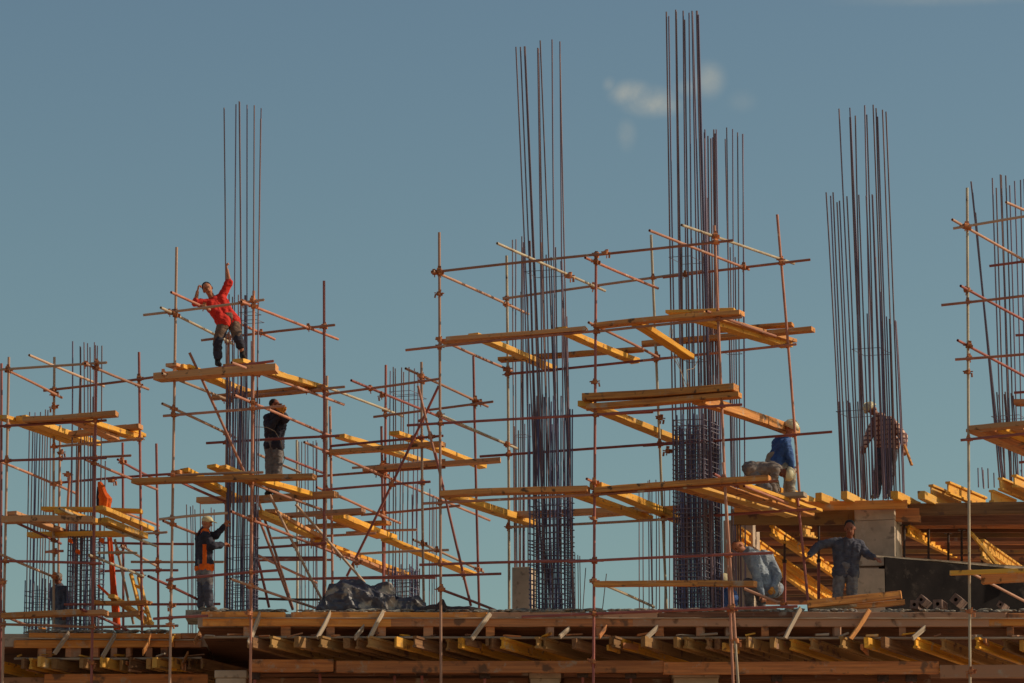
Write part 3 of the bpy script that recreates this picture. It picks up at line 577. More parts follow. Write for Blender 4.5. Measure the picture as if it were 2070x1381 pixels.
plank(RR, 1410, 632, 1600, 690, d4(1410)+.2, 'second plank running back along the right side, behind the sunlit one', g, m='plank', th=.07, wd=.22)
g = 'planks of the second platform on the middle scaffold'
plank(F, 1180, 804, 1488, 784, d4(1180), 'thick upper plank of the second platform, under the centre post clamp', g, th=.12, wd=.26)
plank(F, 1185, 822, 1496, 800, d4(1185)+.02, 'lower plank lying directly under the thick upper one on the second platform', g, th=.09, wd=.24)
plank(RR, 1181, 815, 1372, 893, d4(1181)+.05, 'yellow striped plank running back from the left end of the second platform', g, m='yplank', th=.10, wd=.24)
plank(RR, 1412, 808, 1606, 873, d4(1412)+.05, 'deep brown beam running back to the right post over the blue jacketed man', g, m='plank', th=.16, wd=.2)
plank(RR, 1400, 803, 1445, 822, d4(1400)+.3, 'short yellow ended piece beside the right front post of the second platform', g, m='yplank', th=.07)
g = 'planks of the third platform on the middle scaffold'
plank(F, 893, 1001, 1190, 988, D4-.02, 'heavy plank at the front left of the third platform in front of the middle cage', g, th=.10, wd=.26)
plank(F, 1206, 994, 1556, 966, d4(1206)-.02, 'long plank at the front right of the third platform, up to the kneeling man', g, th=.10, wd=.24)
plank(F, 1468, 975, 1552, 968, d4(1468)+.4, 'short grey plank by the knees of the man with the hanging helmet', g, m='greywood', th=.10, wd=.24)
plank(F, 1020, 1040, 1322, 1032, D4B+.1, 'plank at the back of the third platform seen behind the middle cage', g, th=.10)
plank(F, 1200, 1040, 1390, 1028, d4b(1200)+.5, 'rearmost plank of the third platform right of the centre post', g, th=.08)
plank(RR, 903, 998, 1076, 1058, D4+.05, 'orange brown plank running back to the middle cage on the third platform', g, m='yplank', th=.12, wd=.22)
plank(RR, 1150, 992, 1310, 1049, d4(1150)+.05, 'plank running back under the centre post of the third platform', g, m='yplank', th=.10, wd=.22)
plank(RR, 1205, 982, 1372, 1050, d4(1205)+.05, 'yellow patched plank running back right of the centre post of the third platform', g, m='yplank', th=.12, wd=.22)
for i, (xa, ya, xb, yb, lab) in enumerate(((1352, 978, 1560, 1040, 'leftmost of the long planks running back under the kneeling man'), (1392, 980, 1600, 1044, 'second long plank running back under the kneeling man'), (1432, 976, 1636, 1042, 'third long plank running back under the kneeling man'), (1470, 972, 1650, 1032, 'rightmost long plank running back under the kneeling man'))):
    plank(RR, xa, ya, xb, yb, d4(xa)+.1+.05*i, lab, g, m=('plank', 'yplank')[i % 2], th=.06, wd=.24)
plank(F, 1204, 1181, 1412, 1180, d4(1204), 'round edged plank across the middle scaffold just above the slab', 'low rails of the middle scaffold', th=.10, wd=.12)
plank(F, 1410, 1180, 1527, 1180, d4(1410)-.02, 'short pole plank with a yellow sawn end in front of the bald man', 'low rails of the middle scaffold', th=.10, wd=.12)
plank(F, 1575, 1003, 1628, 1000, d4b(1600)-.3, 'short mossy plank beside the right post below the two bending men', g, m='greywood', th=.08)
g = 'planks under the man in the red sweatshirt'
plank(F, 318, 764, 560, 745, D2-.02, 'broad smooth brown plank in front of the red man with a pale left end', g, th=.13, wd=.30)
plank(F, 352, 758, 540, 740, D2+.4, 'second long plank right behind the broad one under the red man', g, th=.07)
plank(RR, 346, 738, 497, 790, D2-.05, 'left plank running back with a dark weathered end beside the left post', g, m='plank', th=.06, wd=.22)
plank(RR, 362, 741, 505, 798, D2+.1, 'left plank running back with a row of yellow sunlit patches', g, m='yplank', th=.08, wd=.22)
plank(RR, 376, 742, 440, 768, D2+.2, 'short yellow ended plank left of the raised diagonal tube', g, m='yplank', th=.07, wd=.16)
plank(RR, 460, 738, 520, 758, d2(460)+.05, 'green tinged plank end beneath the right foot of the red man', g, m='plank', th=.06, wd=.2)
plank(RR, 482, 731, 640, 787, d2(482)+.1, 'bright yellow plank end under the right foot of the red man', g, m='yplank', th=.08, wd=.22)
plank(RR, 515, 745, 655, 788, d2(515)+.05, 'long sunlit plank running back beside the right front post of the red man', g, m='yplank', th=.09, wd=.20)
plank(F, 430, 804, 517, 796, D2B+.1, 'dark stub of plank at the back left below the red man', g, th=.07)
plank(F, 515, 798, 657, 784, d2b(515)+.1, 'back plank under the red man between the bars and the right post', g, th=.10)
g = 'planks under the man with the dark hood'
plank(F, 272, 975, 636, 963, D2-.02, 'long thin light brown plank crossing the left post below the hooded man', g, th=.09, wd=.24)
plank(RR, 355, 953, 462, 1002, D2, 'dark plank end on the left of the second platform of the red man tower', g, m='plank', th=.07, wd=.2)
plank(RR, 372, 953, 474, 1004, D2+.1, 'yellow patched plank running back, left on the second platform of the red man tower', g, m='yplank', th=.08, wd=.2)
plank(RR, 427, 942, 520, 980, d2(427), 'thin plank with a splintered end poking up left of the bars below the hooded man', g, m='yplank', th=.06, wd=.2)
plank(RR, 450, 944, 540, 978, d2(450)+.1, 'yellow plank poking up left of the bars below the hooded man', g, m='yplank', th=.07, wd=.16)
plank(RR, 515, 968, 622, 1000, d2(515)+.1, 'orange yellow plank running back under the feet of the hooded man', g, m='yplank', th=.09, wd=.2)
plank(F, 402, 1012, 525, 1008, D2B+.1, 'plank stub at the back left of the second platform under the red man', g, th=.10)
plank(F, 518, 1009, 680, 1001, d2b(518)+.0, 'double plank at the back below the shoes of the hooded man', g, th=.11)
g = 'planks low on the red man tower'
plank(RR, 520, 1036, 640, 1085, 71.6, 'plank with a chain of yellow patches below the hooded man, left of the dark brace', g, m='yplank', th=.10, wd=.2)
plank(RR, 545, 1034, 655, 1092, 72.0, 'brown plank beside the chain of yellow patches below the hooded man', g, m='plank', th=.07, wd=.2)
plank(F, 505, 1047, 735, 1032, 72.9, 'thin reddish plank running level below the hooded man', g, m='form', th=.07)
g = 'planks on the scaffold above the plastic heap'
plank(F, 668, 913, 896, 899, D3, 'grey brown plank across the top platform above the plastic heap', g, th=.08)
plank(F, 735, 951, 1012, 930, 75.2, 'long brown plank with a yellow tip sticking out towards the tall left post', g, th=.08)
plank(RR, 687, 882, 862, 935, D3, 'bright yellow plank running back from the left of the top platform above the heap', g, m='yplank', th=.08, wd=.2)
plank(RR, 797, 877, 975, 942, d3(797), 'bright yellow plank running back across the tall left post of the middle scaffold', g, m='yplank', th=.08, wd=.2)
plank(F, 640, 1046, 735, 1034, 74.8, 'thin plank behind the red upright above the heap', g, m='form', th=.07)
plank(F, 620, 1066, 786, 1057, 75.2, 'brown plank with a yellow tip left of the rear uprights, above the heap', g, th=.07)
plank(RR, 683, 1044, 790, 1087, 73.3, 'broad yellow plank running back above the black plastic heap', g, m='yplank', th=.10, wd=.26)
plank(RR, 655, 1040, 770, 1085, 73.6, 'brown plank beside the broad yellow one above the heap', g, m='plank', th=.06, wd=.2)
plank(RR, 782, 1090, 955, 1162, 73.4, 'long flat yellow plank slanting down right of the heap', g, m='yplank', th=.05, wd=.26)
plank(RR, 640, 1094, 818, 1163, 73.6, 'long plank with notched yellow edge slanting down over the heap', g, m='yplank', th=.07, wd=.26)
plank(RR, 700, 1125, 800, 1162, 74.2, 'thin plank under the notched yellow one, over the heap', g, m='form', th=.05, wd=.2)
g = 'planks on the upper platform of the left scaffold'
plank(F, 52, 848, 236, 838, 71.5, 'thick brown plank across the upper platform at the far left', g, th=.09)
plank(RR, 2, 843, 145, 893, 71.7, 'left plank running back with an orange yellow edge, upper platform at the far left', g, m='yplank', th=.07)
plank(RR, 42, 845, 192, 897, 71.9, 'plank with a big yellow patch running back on the upper platform at the far left', g, m='yplank', th=.10)
plank(RR, 133, 842, 232, 888, 71.3, 'dark plank running back beside the red upright of the upper left platform', g, m='plank', th=.07)
plank(RR, 152, 842, 280, 888, 71.4, 'yellow edged plank running back right of the red upright of the upper left platform', g, m='yplank', th=.09)
plank(F, 145, 880, 285, 862, 73.5, 'back plank of the upper left platform behind the bars', g, th=.09)
plank(RR, 245, 862, 286, 882, 73.2, 'short light plank end at the right corner of the upper left platform', g, m='yplank', th=.07)
g = 'planks on the middle platform of the left scaffold'
plank(F, 8, 1053, 190, 1050, 71.6, 'long brown plank across the middle platform at the far left', g, th=.12)
plank(F, 88, 1030, 287, 1034, 73.6, 'thin back plank of the middle platform under the orange cloth', g, m='yplank', th=.07)
plank(F, 60, 1083, 258, 1078, 73.9, 'lower plank behind the middle platform at the far left, above the dense bars', g, m='yplank', th=.09)
plank(RR, 22, 1036, 132, 1078, 71.9, 'ragged plank end at the left of the middle platform at the far left', g, m='plank', th=.07)
plank(RR, 120, 1032, 200, 1058, 71.6, 'yellow plank end left of the red upright on the middle left platform', g, m='yplank', th=.08)
plank(RR, 208, 1050, 288, 1086, 71.4, 'nearest bright yellow plank running back right of the red upright', g, m='yplank', th=.10)
plank(RR, 198, 1027, 300, 1070, 71.9, 'upper bright yellow plank running back right of the red upright', g, m='yplank', th=.08)
g = 'planks low on the left scaffold'
plank(F, 8, 1246, 170, 1238, 71.5, 'long brown plank just above the slab at the far left', g, th=.10)
plank(F, 168, 1240, 215, 1238, 71.2, 'short plank end right of the red upright just above the slab', g, th=.08)
plank(F, 190, 1219, 302, 1217, 73.2, 'thin plank behind the red tarpaulin strip', g, th=.06)
plank(F, 212, 1243, 285, 1240, 73.5, 'brown plank behind the foot of the orange strip', g, th=.08)
plank(RR, 225, 1205, 306, 1262, 73.0, 'yellow batten slanting down to the foot of the wooden trestle', g, m='yplank', th=.08, wd=.12)
g = 'planks on the scaffold at the right edge'
plank(F, 1962, 868, 2180, 848, D5+.0, 'weathered front plank of the platform at the right edge', g, th=.09)
for i, (xa, ya, xb, yb, lab) in enumerate(((1966, 868, 2150, 950, 'first plank running back under the right edge platform, by the pale post'), (1996, 868, 2170, 946, 'second plank running back under the right edge platform'), (2024, 868, 2190, 942, 'third plank running back under the right edge platform, with a light sawn end'), (2056, 866, 2200, 935, 'fourth plank running back at the very edge of the picture'))):
    plank(RR, xa, ya, xb, yb, D5+.1+.04*i, lab, g, m=('plank', 'form', 'yplank', 'plank')[i], th=.06, wd=.24)
plank(F, 1921, 1158, 2180, 1150, D5-.05, 'round orange pole crossing the pale post in front of the black panel', 'low rails at the right edge', m='yplank', th=.08, wd=.08, name='pole', cat='pole')
plank(F, 1985, 1172, 2180, 1163, D5+.1, 'brown plank behind the orange pole in front of the black panel', 'low rails at the right edge', th=.16, wd=.2)
plank(F, 2052, 815, 2180, 808, 70.8, 'reddish plank high at the right edge among the short bars', g, m='form', th=.10)
# timber pile at the right
g = 'timbers lying on the slab edge by the man in the navy jacket'
plank(X, 1632, 1222, 1822, 1202, 70.12, 'upper slanting timber on the slab edge in front of the man in the navy jacket', g, th=.14, wd=.12, d1=70.3)
plank(X, 1640, 1231, 1812, 1218, 70.2, 'lower light timber on the slab edge below the slanting one', g, m='greywood', th=.08, wd=.12, d1=70.5)
plank(X, 1700, 1229, 1828, 1217, 70.35, 'third timber at the bottom of the little pile, ending near the hollow blocks', g, th=.09, wd=.12, d1=70.45)
plank(X, 82, 1268, 92, 1274, 72.6, 'tiny orange chip of wood on the left slab edge', None, m='orange_form', th=.03, wd=.08, d1=72.7)
# hollow blocks on the edge
def hollow(x, y, s, rot, lab, m='crust'):
    p = P(x, y, 70.15 if rot == 0 else 70.2); bm = bmesh.new(); h = s/2; r = s*.22; n = 16
    outer = []
    for k in range(n):
        a = 2*math.pi*k/n; c, t = math.cos(a), math.sin(a); q = max(abs(c), abs(t)); outer.append((c/q*h, t/q*h))
    inner = [(math.cos(2*math.pi*k/n)*r, math.sin(2*math.pi*k/n)*r) for k in range(n)]
    v = []
    for yy in (0, .5):
        v.append([bm.verts.new((a, yy, b)) for a, b in outer]); v.append([bm.verts.new((a, yy, b)) for a, b in inner])
    for k in range(n):
        j = (k+1) % n
        bm.faces.new((v[0][k], v[0][j], v[1][j], v[1][k])); bm.faces.new((v[2][k], v[3][k], v[3][j], v[2][j]))
        bm.faces.new((v[0][k], v[2][k], v[2][j], v[0][j])); bm.faces.new((v[1][k], v[1][j], v[3][j], v[3][k]))
    bmesh.ops.recalc_face_normals(bm, faces=bm.faces[:])
    me = bpy.data.meshes.new('hollow_block'); bm.to_mesh(me); bm.free()
    o = link('hollow_block', me, M['brick'], None, Matrix.Translation(p) @ Matrix.Rotation(R(18), 4, 'Z').inverted() @ Matrix.Rotation(R(rot), 4, 'Y'))
    tag(o, lab, 'block', 'hollow blocks on the slab edge')
hollow(1848, 1222, .15, 5, 'leftmost hollow block right of the timber pile')
hollow(1862, 1212, .14, 45, 'hollow block tilted on its corner atop its neighbour', 'form')
hollow(1895, 1221, .16, 0, 'square hollow block standing flat with a dark round hole')
hollow(1932, 1212, .17, 42, 'hollow block balanced on its corner left of the pale post', 'form')
hollow(2022, 1222, .11, 30, 'small pale broken block right of the pale post')
# wooden trestle + pipe held by bald man
t = empty('wooden_trestle', P(285, 1262, 73.6), 'yellow wooden ladder like trestle leaning right of the orange strip', 'trestle')
for (xa, ya, xb, yb) in ((264, 1160, 292, 1268), (281, 1168, 306, 1268)): board('leg', P(xa, ya, 73.7), P(xb, yb, 73.4), .07, .05, M['yplank'], t)
board('rung', P(272, 1184, 73.66), P(288, 1190, 73.66), .10, .05, M['yplank'], t); board('rung', P(284, 1232, 73.5), P(302, 1242, 73.5), .10, .05, M['yplank'], t)
pp = empty('loose_tube', P(1505, 1192, 69.9), 'loose orange pink tube held at a slant by the crouching bald man', 'tube')
tube_obj('tube_body', P(1504, 1190, 69.95), P(1604, 1231, 70.05), .026, M['tube'], pp); coupler(P(1582, 1221, 70.0), pp)

# ------------------------------------------------------------ rebar cages
def rod(name, a, b, r, parent, m, bow=0.0, seg=6):
    n = 7 if (b-a).length > 2 else 2; pts = []; ax = rnd.uniform(0, 6.28); ph = rnd.uniform(0, 2)
    for i in range(n):
        t = i/(n-1); p = (b-a)*t; k = bow*math.sin(math.pi*t) + bow*.4*math.sin(7*t+ph)*t*(1-t)
        pts.append(p + Vector((math.cos(ax)*k, math.sin(ax)*k, 0)))
    v = []; f = []; grid_tube(v, f, pts, r, seg); return link(name, mesh_of(name, v, f), m, parent, Matrix.Translation(a))
def cage(label, xl, xr, shift, d, dense, tall, loops=(), nb=(5, 4), top_dense=None, tl=.006, base=None, rb=.0115, lean=0.0, group=None):
    """xl..xr front face in pixels at the slab, shift = run of the side face in pixels"""
    zb = ZTOP if base is None else base
    ys = 690.5 - FPX*math.tan(math.atan2(zb-CAMZ, d) - PITCH)
    A = P(xl, ys, d); B = P(xr, ys, d+FG*(xr-xl)); S_ = Vector((shift/111.0, shift*RG, 0)); A.z = B.z = zb; Cc = B+S_; Dd = A+S_
    root = empty('rebar_cage', A.lerp(Cc, .5), label, 'rebar cage', group)
    def zy(y): return P(1035, y, d).z
    if dense:
        (yt0, yt1) = dense[0]; nx, ny = nb
        per = [A.lerp(B, i/nx) for i in range(nx+1)] + [B.lerp(Cc, i/ny) for i in range(1, ny+1)] + [Cc.lerp(Dd, i/nx) for i in range(1, nx+1)] + [Dd.lerp(A, i/ny) for i in range(1, ny)]
        for p in per:
            q = p.copy(); q.z = zy(rnd.uniform(yt0, yt1)); q.x += rnd.uniform(-.02, .02) + lean; rod('vertical_bar', p, q, rb, root, M['rebar_dark'], .012)
        for (y0, y1, dy) in dense[1:]:
            y = y0
            while y < y1:
                z = zy(y); o = [Vector((p.x, p.y, z)) for p in (A, B, Cc, Dd)]; e = .018; c0 = (o[0]+o[2])/2
                pts = [c0 + (p-c0)*(1+.06) + Vector((0, 0, rnd.uniform(-.02, .02))) for p in o]; pts = pts + [pts[0] + Vector((.0, 0, .015))]
                v = []; f = []
                for i in range(4): grid_tube(v, f, [pts[i]-pts[0], pts[i+1]-pts[0]], tl, 5)
                link('stirrup', mesh_of('stirrup', v, f), M['rebar_thin'], root, Matrix.Translation(pts[0]))
                y += dy*rnd.uniform(.75, 1.25)
    for t_ in tall:
        xt, yt, xb = t_[:3]; dd = d + (t_[3] if len(t_) > 3 else rnd.choice((0, shift*RG)) + rnd.uniform(0, .1)); r = t_[4] if len(t_) > 4 else rb
        yb = 690.5 - FPX*math.tan(math.atan2(zb-CAMZ, dd) - PITCH)
        rod('starter_bar', P(xb, yb, dd), P(xt, yt, dd), r, root, M['rebar'], rnd.uniform(0, .03))
    for (y, x0, x1, dd) in loops:
        a = P(x0, y, d+dd); b = P(x1, y-(x1-x0)*.06, d+dd); s2 = Vector(((shift or 30)/111*.9, (shift or 30)*RG*.9, 0)); v = []; f = []
        q = [a, b, b+s2, a+s2, a]
        for i in range(4): grid_tube(v, f, [q[i]-a, q[i+1]-a], .006, 5)
        link('stirrup', mesh_of('stirrup', v, f), M['rebar_thin'], root, Matrix.Translation(a))
    return root
# middle cage
cage('tall rebar cage in the middle, beside the concrete stub, seven bars far above the scaffold', 1072, 1130, 30, 71.0, ((780, 850), (1010, 1100, 13), (1100, 1238, 9)),
     [(1043, 95, 1092), (1052, 95, 1100), (1060, 94, 1108), (1061.5, 94, 1112), (1087, 97, 1098), (1088.5, 98, 1118), (1092, 82, 1138), (1116, 80, 1130), (1132, 84, 1142), (1132, 110, 1160),
      (1058, 490, 1074), (1070, 487, 1090), (1071.5, 487, 1092), (1094, 490, 1120), (1104, 515, 1126), (1123, 500, 1136), (1134, 528, 1160), (1136, 530, 1162), (1146, 640, 1158), (1080, 560, 1105), (1114, 520, 1133)],
     loops=[(549, 1060, 1128, 0)], nb=(7, 5), rb=.013, tl=.0085)
cage('sparse rebar group rising out of the concrete stub left of the middle cage', 1038, 1062, 14, 72.5, None,
     [(1036, 485, 1042, 0), (1043, 484, 1047, .2), (1055, 478, 1052, .1), (1057, 500, 1057, .3), (1040, 862, 1043, .1), (1048, 870, 1050, .2), (1061, 857, 1062, .2), (1053, 590, 1060, .35), (1067, 600, 1068, .3)], loops=[(880, 1037, 1062, 0)])
# tallest cage (right of centre) + its shorter neighbour
cage('tallest rebar cage, right of centre, its thin bars almost reaching the top edge', 1365, 1425, 34, 70.6, ((838, 870), (850, 1238, 10)),
     [(1347, 24, 1366), (1352, 33, 1376), (1366, 20, 1384), (1367, 24, 1390), (1381, 22, 1396), (1393, 26, 1404), (1399, 22, 1420), (1400, 24, 1426), (1408, 22, 1440), (1409.5, 22, 1443), (1412, 30, 1448), (1384, 40, 1398),
      (1372, 485, 1382), (1378, 492, 1388), (1390, 480, 1400), (1398, 481, 1410), (1407, 488, 1418), (1414, 500, 1424), (1420, 486, 1432), (1424, 280, 1440), (1425, 262, 1436)],
     loops=[(520, 1352, 1395, 0), (720, 1365, 1400, .2)], nb=(9, 6), rb=.014, tl=.0095)
cage('dense bundle of bars behind the right front post, beside the tallest cage', 1425, 1452, 12, 71.2, None,
     [(1424, 268, 1440), (1431, 275, 1444), (1437, 280, 1449), (1441, 278, 1452), (1443, 262, 1455), (1445, 270, 1459), (1448, 262, 1462), (1427, 500, 1442), (1434, 505, 1450), (1429, 400, 1446), (1419, 510, 1436), (1439, 470, 1450), (1432, 600, 1452)], rb=.014)
cage('shorter rebar group standing right behind the tallest cage', 1468, 1500, 14, 73.0, None,
     [(1466, 281, 1486), (1469, 258, 1482), (1481, 261, 1490), (1491, 268, 1498), (1501, 271, 1506), (1502, 271, 1509), (1476, 500, 1490), (1486, 520, 1494), (1495, 880, 1500)], loops=[(712, 1462, 1490, 0)])
# left of centre cage (red man tower)
cage('rebar cage inside the tower under the red sweatshirt, six bars far above him', 457, 502, 16, 70.4, ((770, 830), (1085, 1150, 22), (1150, 1238, 9)),
     [(453, 218, 458), (477, 211, 470), (483.5, 205, 486), (484.5, 206, 492), (499.5, 212, 500), (514, 213, 509), (528, 219, 517), (527, 240, 516),
      (463, 595, 464), (470, 600, 470), (482, 596, 476), (495, 597, 490), (496.5, 597, 493), (460, 760, 460), (466, 770, 465), (508, 690, 505)],
     loops=[(632, 484, 512, 0), (648, 484, 518, 0)], nb=(4, 3))
cage('tight dark strip of bars and links on the right flank of the red man cage', 506, 512, 6, 70.9, ((1015, 1040), (1060, 1238, 12)), [(507, 1020, 507, 0), (511, 1022, 511, 0), (515, 1018, 515, .1), (518, 1024, 519, .1)], nb=(1, 2), rb=.014)
# far left cages
cage('squat dense rebar cage at the far left behind the orange strip', 135, 178, 24, 73.6, ((1045, 1100), (1075, 1280, 10)),
     [(147, 690, 138, 0, .014), (162, 700, 160), (163, 702, 163), (170, 692, 168), (177, 694, 175), (182, 702, 181), (191, 692, 187), (193, 698, 191), (197, 699, 194), (206, 699, 199), (213, 932, 205), (188, 802, 184),
      (140, 1050, 138), (150, 1045, 146), (172, 1050, 170), (186, 1052, 184), (155, 900, 150), (145, 900, 142)], nb=(5, 3), rb=.012, tl=.007)
cage('thin rebar group at the far left edge with a low net of links', 48, 82, 20, 75.0, ((1168, 1185), (1195, 1285, 11)),
     [(60, 833, 52), (71, 834, 62), (82, 833, 70), (92, 828, 80), (97, 829, 88), (67, 850, 58), (76, 845, 66), (87, 850, 78), (102, 842, 95)], nb=(4, 3))
cage('rebar group of the scaffold above the plastic heap, low net of links at its foot', 784, 826, 20, 75.4, ((1140, 1152), (1152, 1250, 9)),
     [(795, 742, 792), (799, 745, 798), (812, 743, 805), (816, 752, 812), (827, 742, 820), (838, 745, 830), (845, 752, 838), (789, 750, 786), (833, 1000, 833)], loops=[(792, 787, 830, 0), (803, 790, 845, 0)], nb=(5, 3))
cage('faint rebar group far back between the hooded man and the red upright', 612, 634, 8, 77.5, None, [(604, 893, 606), (610, 893, 612), (617, 892, 617), (622, 890, 624), (633, 892, 631), (639, 890, 638), (641, 895, 643)], rb=.010)
cage('faint rebar group behind the man with the cream cap', 382, 420, 8, 77.0, None, [(377, 1020, 380), (385, 1024, 384), (390, 1022, 389), (394, 1030, 396), (405, 1018, 404), (411, 1030, 411), (427, 1026, 428), (433, 1030, 433)], rb=.010)
cage('thin rebar group between the plastic heap and the tall left post', 868, 884, 6, 76.0, None, [(869, 988, 868), (874, 1003, 873), (877, 1002, 878), (882, 1005, 883), (841, 980, 846), (843, 990, 849)], rb=.010)
cage('thin rebar group left of the tallest cage, behind the back post', 1302, 1330, 8, 76.0, None, [(1300, 977, 1302), (1310, 972, 1311), (1313, 970, 1320), (1318, 985, 1322), (1326, 970, 1325), (1331, 976, 1333), (1343, 972, 1341), (1354, 975, 1353), (1361, 1020, 1362), (1365, 1028, 1366), (1292, 980, 1293)], rb=.010)
cage('three short loose bars right of the middle cage', 1163, 1176, 4, 71.6, None, [(1162, 1118, 1163), (1168, 1122, 1170), (1172, 1124, 1174), (1184, 1148, 1176), (1226, 1160, 1214)], rb=.008)
# right cages
zt = P(1760, 1006, 72.9).z
cage('rebar cage on the raised deck around the man in the plaid shirt', 1708, 1790, 36, 73.0, None,
     [(1696, 220, 1735), (1718, 218, 1748), (1718, 237, 1752), (1719.5, 237, 1755), (1729, 234, 1748), (1748, 213, 1764), (1752, 232, 1770), (1765, 212, 1790), (1771, 219, 1796), (1774, 236, 1800), (1784, 222, 1812), (1791, 226, 1820),
      (1670, 389, 1702), (1679, 396, 1708), (1684, 389, 1713), (1692, 409, 1720), (1697, 406, 1724), (1712, 397, 1736), (1736, 394, 1760), (1751, 396, 1775), (1763, 393, 1786), (1764, 395, 1788),
      (1733, 636, 1745), (1753, 634, 1768), (1782, 650, 1796), (1792, 640, 1803), (1798, 645, 1808), (1810, 648, 1826), (1811, 650, 1828), (1696, 812, 1704), (1704, 812, 1710), (1714, 810, 1724), (1717, 814, 1728), (1718, 814, 1731), (1734, 812, 1742), (1779, 590, 1792), (1770, 520, 1786)],
     loops=[(706, 1722, 1778, 0), (832, 1690, 1745, 0)], base=zt, rb=.0135)
cage('rebar cage behind the right edge scaffold, leaning a little to the left', 2020, 2070, 20, 73.5, None,
     [(2006, 360, 2026), (2014, 380, 2032), (2022, 353, 2042), (2024, 354, 2046), (2033, 355, 2050), (2041, 375, 2058), (2051, 366, 2066), (2063, 364, 2078), (1963, 367, 2022, .0, .016), (1966, 390, 2027, .0, .016), (1972, 430, 2032),
      (2015, 793, 2028), (2019, 798, 2034), (2030, 797, 2045), (2032, 792, 2046), (2044, 795, 2056), (2048, 800, 2060), (2070, 362, 2085), (2078, 366, 2090), (2086, 370, 2098), (2092, 364, 2104), (2030, 540, 2044), (2064, 950, 2072)],
     loops=[(842, 2004, 2060, 0)], base=P(1760, 985, 73.5).z, rb=.0135)
cage('four stubby bars poking above the deck between the pale post and the right cage', 1977, 2000, 5, 75.5, None, [(1977, 946, 1978), (1985, 945, 1988), (1987, 950, 1989), (1997, 947, 1998), (2009, 956, 2010)], base=P(1760, 985, 75.5).z, rb=.012)
# wire hanging by the top platform
def strand(lab, pts, r, m):
    q = [P(x, y, d) for x, y, d in pts]; v = []; f = []; grid_tube(v, f, [p-q[0] for p in q], r, 5)
    tag(link('wire', mesh_of('wire', v, f), M[m], None, Matrix.Translation(q[0])), lab, 'wire')
strand('pale tangled wire hanging from the steep plank at the tallest cage', [(1355, 660, 70.2), (1352, 690, 70.15), (1360, 720, 70.1), (1374, 745, 70.1), (1384, 770, 70.1), (1392, 790, 70.2), (1388, 748, 70.2), (1402, 745, 70.3), (1410, 730, 70.3)], .007, 'concrete')
strand('loose bent wire hanging beside the tallest cage below the top platform', [(1360, 665, 70.1), (1358, 700, 70.1), (1372, 735, 70.2), (1380, 760, 70.1), (1386, 800, 70.1)], .006, 'greywood')
# ------------------------------------------------------------ people
def capsule(v, f, a, b, ra, rb, seg=14, squash=None):
    ax = b-a; ln = ax.length
    if ln < 1e-5: ax = Vector((0, 0, 1)); ln = 1e-5
    z = ax.normalized(); h = Vector((0, 1, 0)) if abs(z.y) < .9 else Vector((1, 0, 0)); x = h.cross(z).normalized(); y = z.cross(x)
    prof = [(-ra*math.cos(t*math.pi/8), ra*math.sin(t*math.pi/8)) for t in range(1, 5)] + [(ln + rb*math.sin(t*math.pi/8), rb*math.cos(t*math.pi/8)) for t in range(0, 4)]
    b0 = len(v); v.append(a - z*ra)
    for (s, r) in prof:
        for k in range(seg):
            an = 2*math.pi*k/seg; o = x*math.cos(an)*r + y*math.sin(an)*r
            v.append(a + z*s + o)
    v.append(b + z*rb); n = len(prof)
    if squash:
        nrm, k = squash; c = (a+b)/2
        for i in range(b0, len(v)):
            dv = (v[i]-c).dot(nrm); v[i] = v[i] - nrm*dv*(1-k)
    for k in range(seg): f.append((b0, b0+1+(k+1) % seg, b0+1+k))
    for i in range(n-1):
        for k in range(seg):
            p = b0+1+i*seg+k; q = b0+1+i*seg+(k+1) % seg; f.append((p, q, q+seg, p+seg))
    l = b0+1+(n-1)*seg
    for k in range(seg): f.append((l+k, l+(k+1) % seg, b0+1+n*seg))
def ellipsoid(v, f, c, M3, seg=18, rings=12):
    b0 = len(v)
    for i in range(rings+1):
        t = math.pi*i/rings
        for k in range(seg):
            a = 2*math.pi*k/seg; v.append(c + M3 @ Vector((math.sin(t)*math.cos(a), math.sin(t)*math.sin(a), math.cos(t))))
    for i in range(rings):
        for k in range(seg):
            p = b0+i*seg+k; q = b0+i*seg+(k+1) % seg
            if i == 0: f.append((b0, p+seg, q+seg)) if False else f.append((p, p+seg, q+seg, q))
            else: f.append((p, p+seg, q+seg, q))
def fuse(name, v, f, m, parent, vox=.009, smooth=3, folds=0.0, fscale=14, mats=(), paint=None, seed=0):
    me = mesh_of(name, v, f); bm = bmesh.new(); bm.from_mesh(me); bmesh.ops.remove_doubles(bm, verts=bm.verts[:], dist=1e-5); bmesh.ops.recalc_face_normals(bm, faces=bm.faces[:]); bm.to_mesh(me); bm.free()
    o = bpy.data.objects.new(name, me); col.objects.link(o)
    r = o.modifiers.new('r', 'REMESH'); r.mode = 'VOXEL'; r.voxel_size = vox
    s = o.modifiers.new('s', 'SMOOTH'); s.factor = .5; s.iterations = smooth
    dg = bpy.context.evaluated_depsgraph_get(); dg.update()
    m2 = bpy.data.meshes.new_from_object(o.evaluated_get(dg), depsgraph=dg)
    bpy.data.objects.remove(o); bpy.data.meshes.remove(me); m2.name = name
    if folds:
        nm = [vv.normal.copy() for vv in m2.vertices]; so_ = Vector((seed*3.1, seed*1.7, 0))
        for vv, nn in zip(m2.vertices, nm):
            q = vv.co*fscale + so_; k = noise.noise(Vector((q.x, q.y, q.z*.55))) ; k2 = 1-abs(noise.noise(Vector((q.x*.7+9, q.y*.7, q.z*1.5))))*2
            vv.co += nn*(k*folds + k2*folds*.6)
    m2.materials.clear(); m2.materials.append(m)
    for x in mats: m2.materials.append(x)
    for p in m2.polygons:
        p.use_smooth = True
        if paint: p.material_index = paint(p.center)
    return link(name, m2, None, parent)
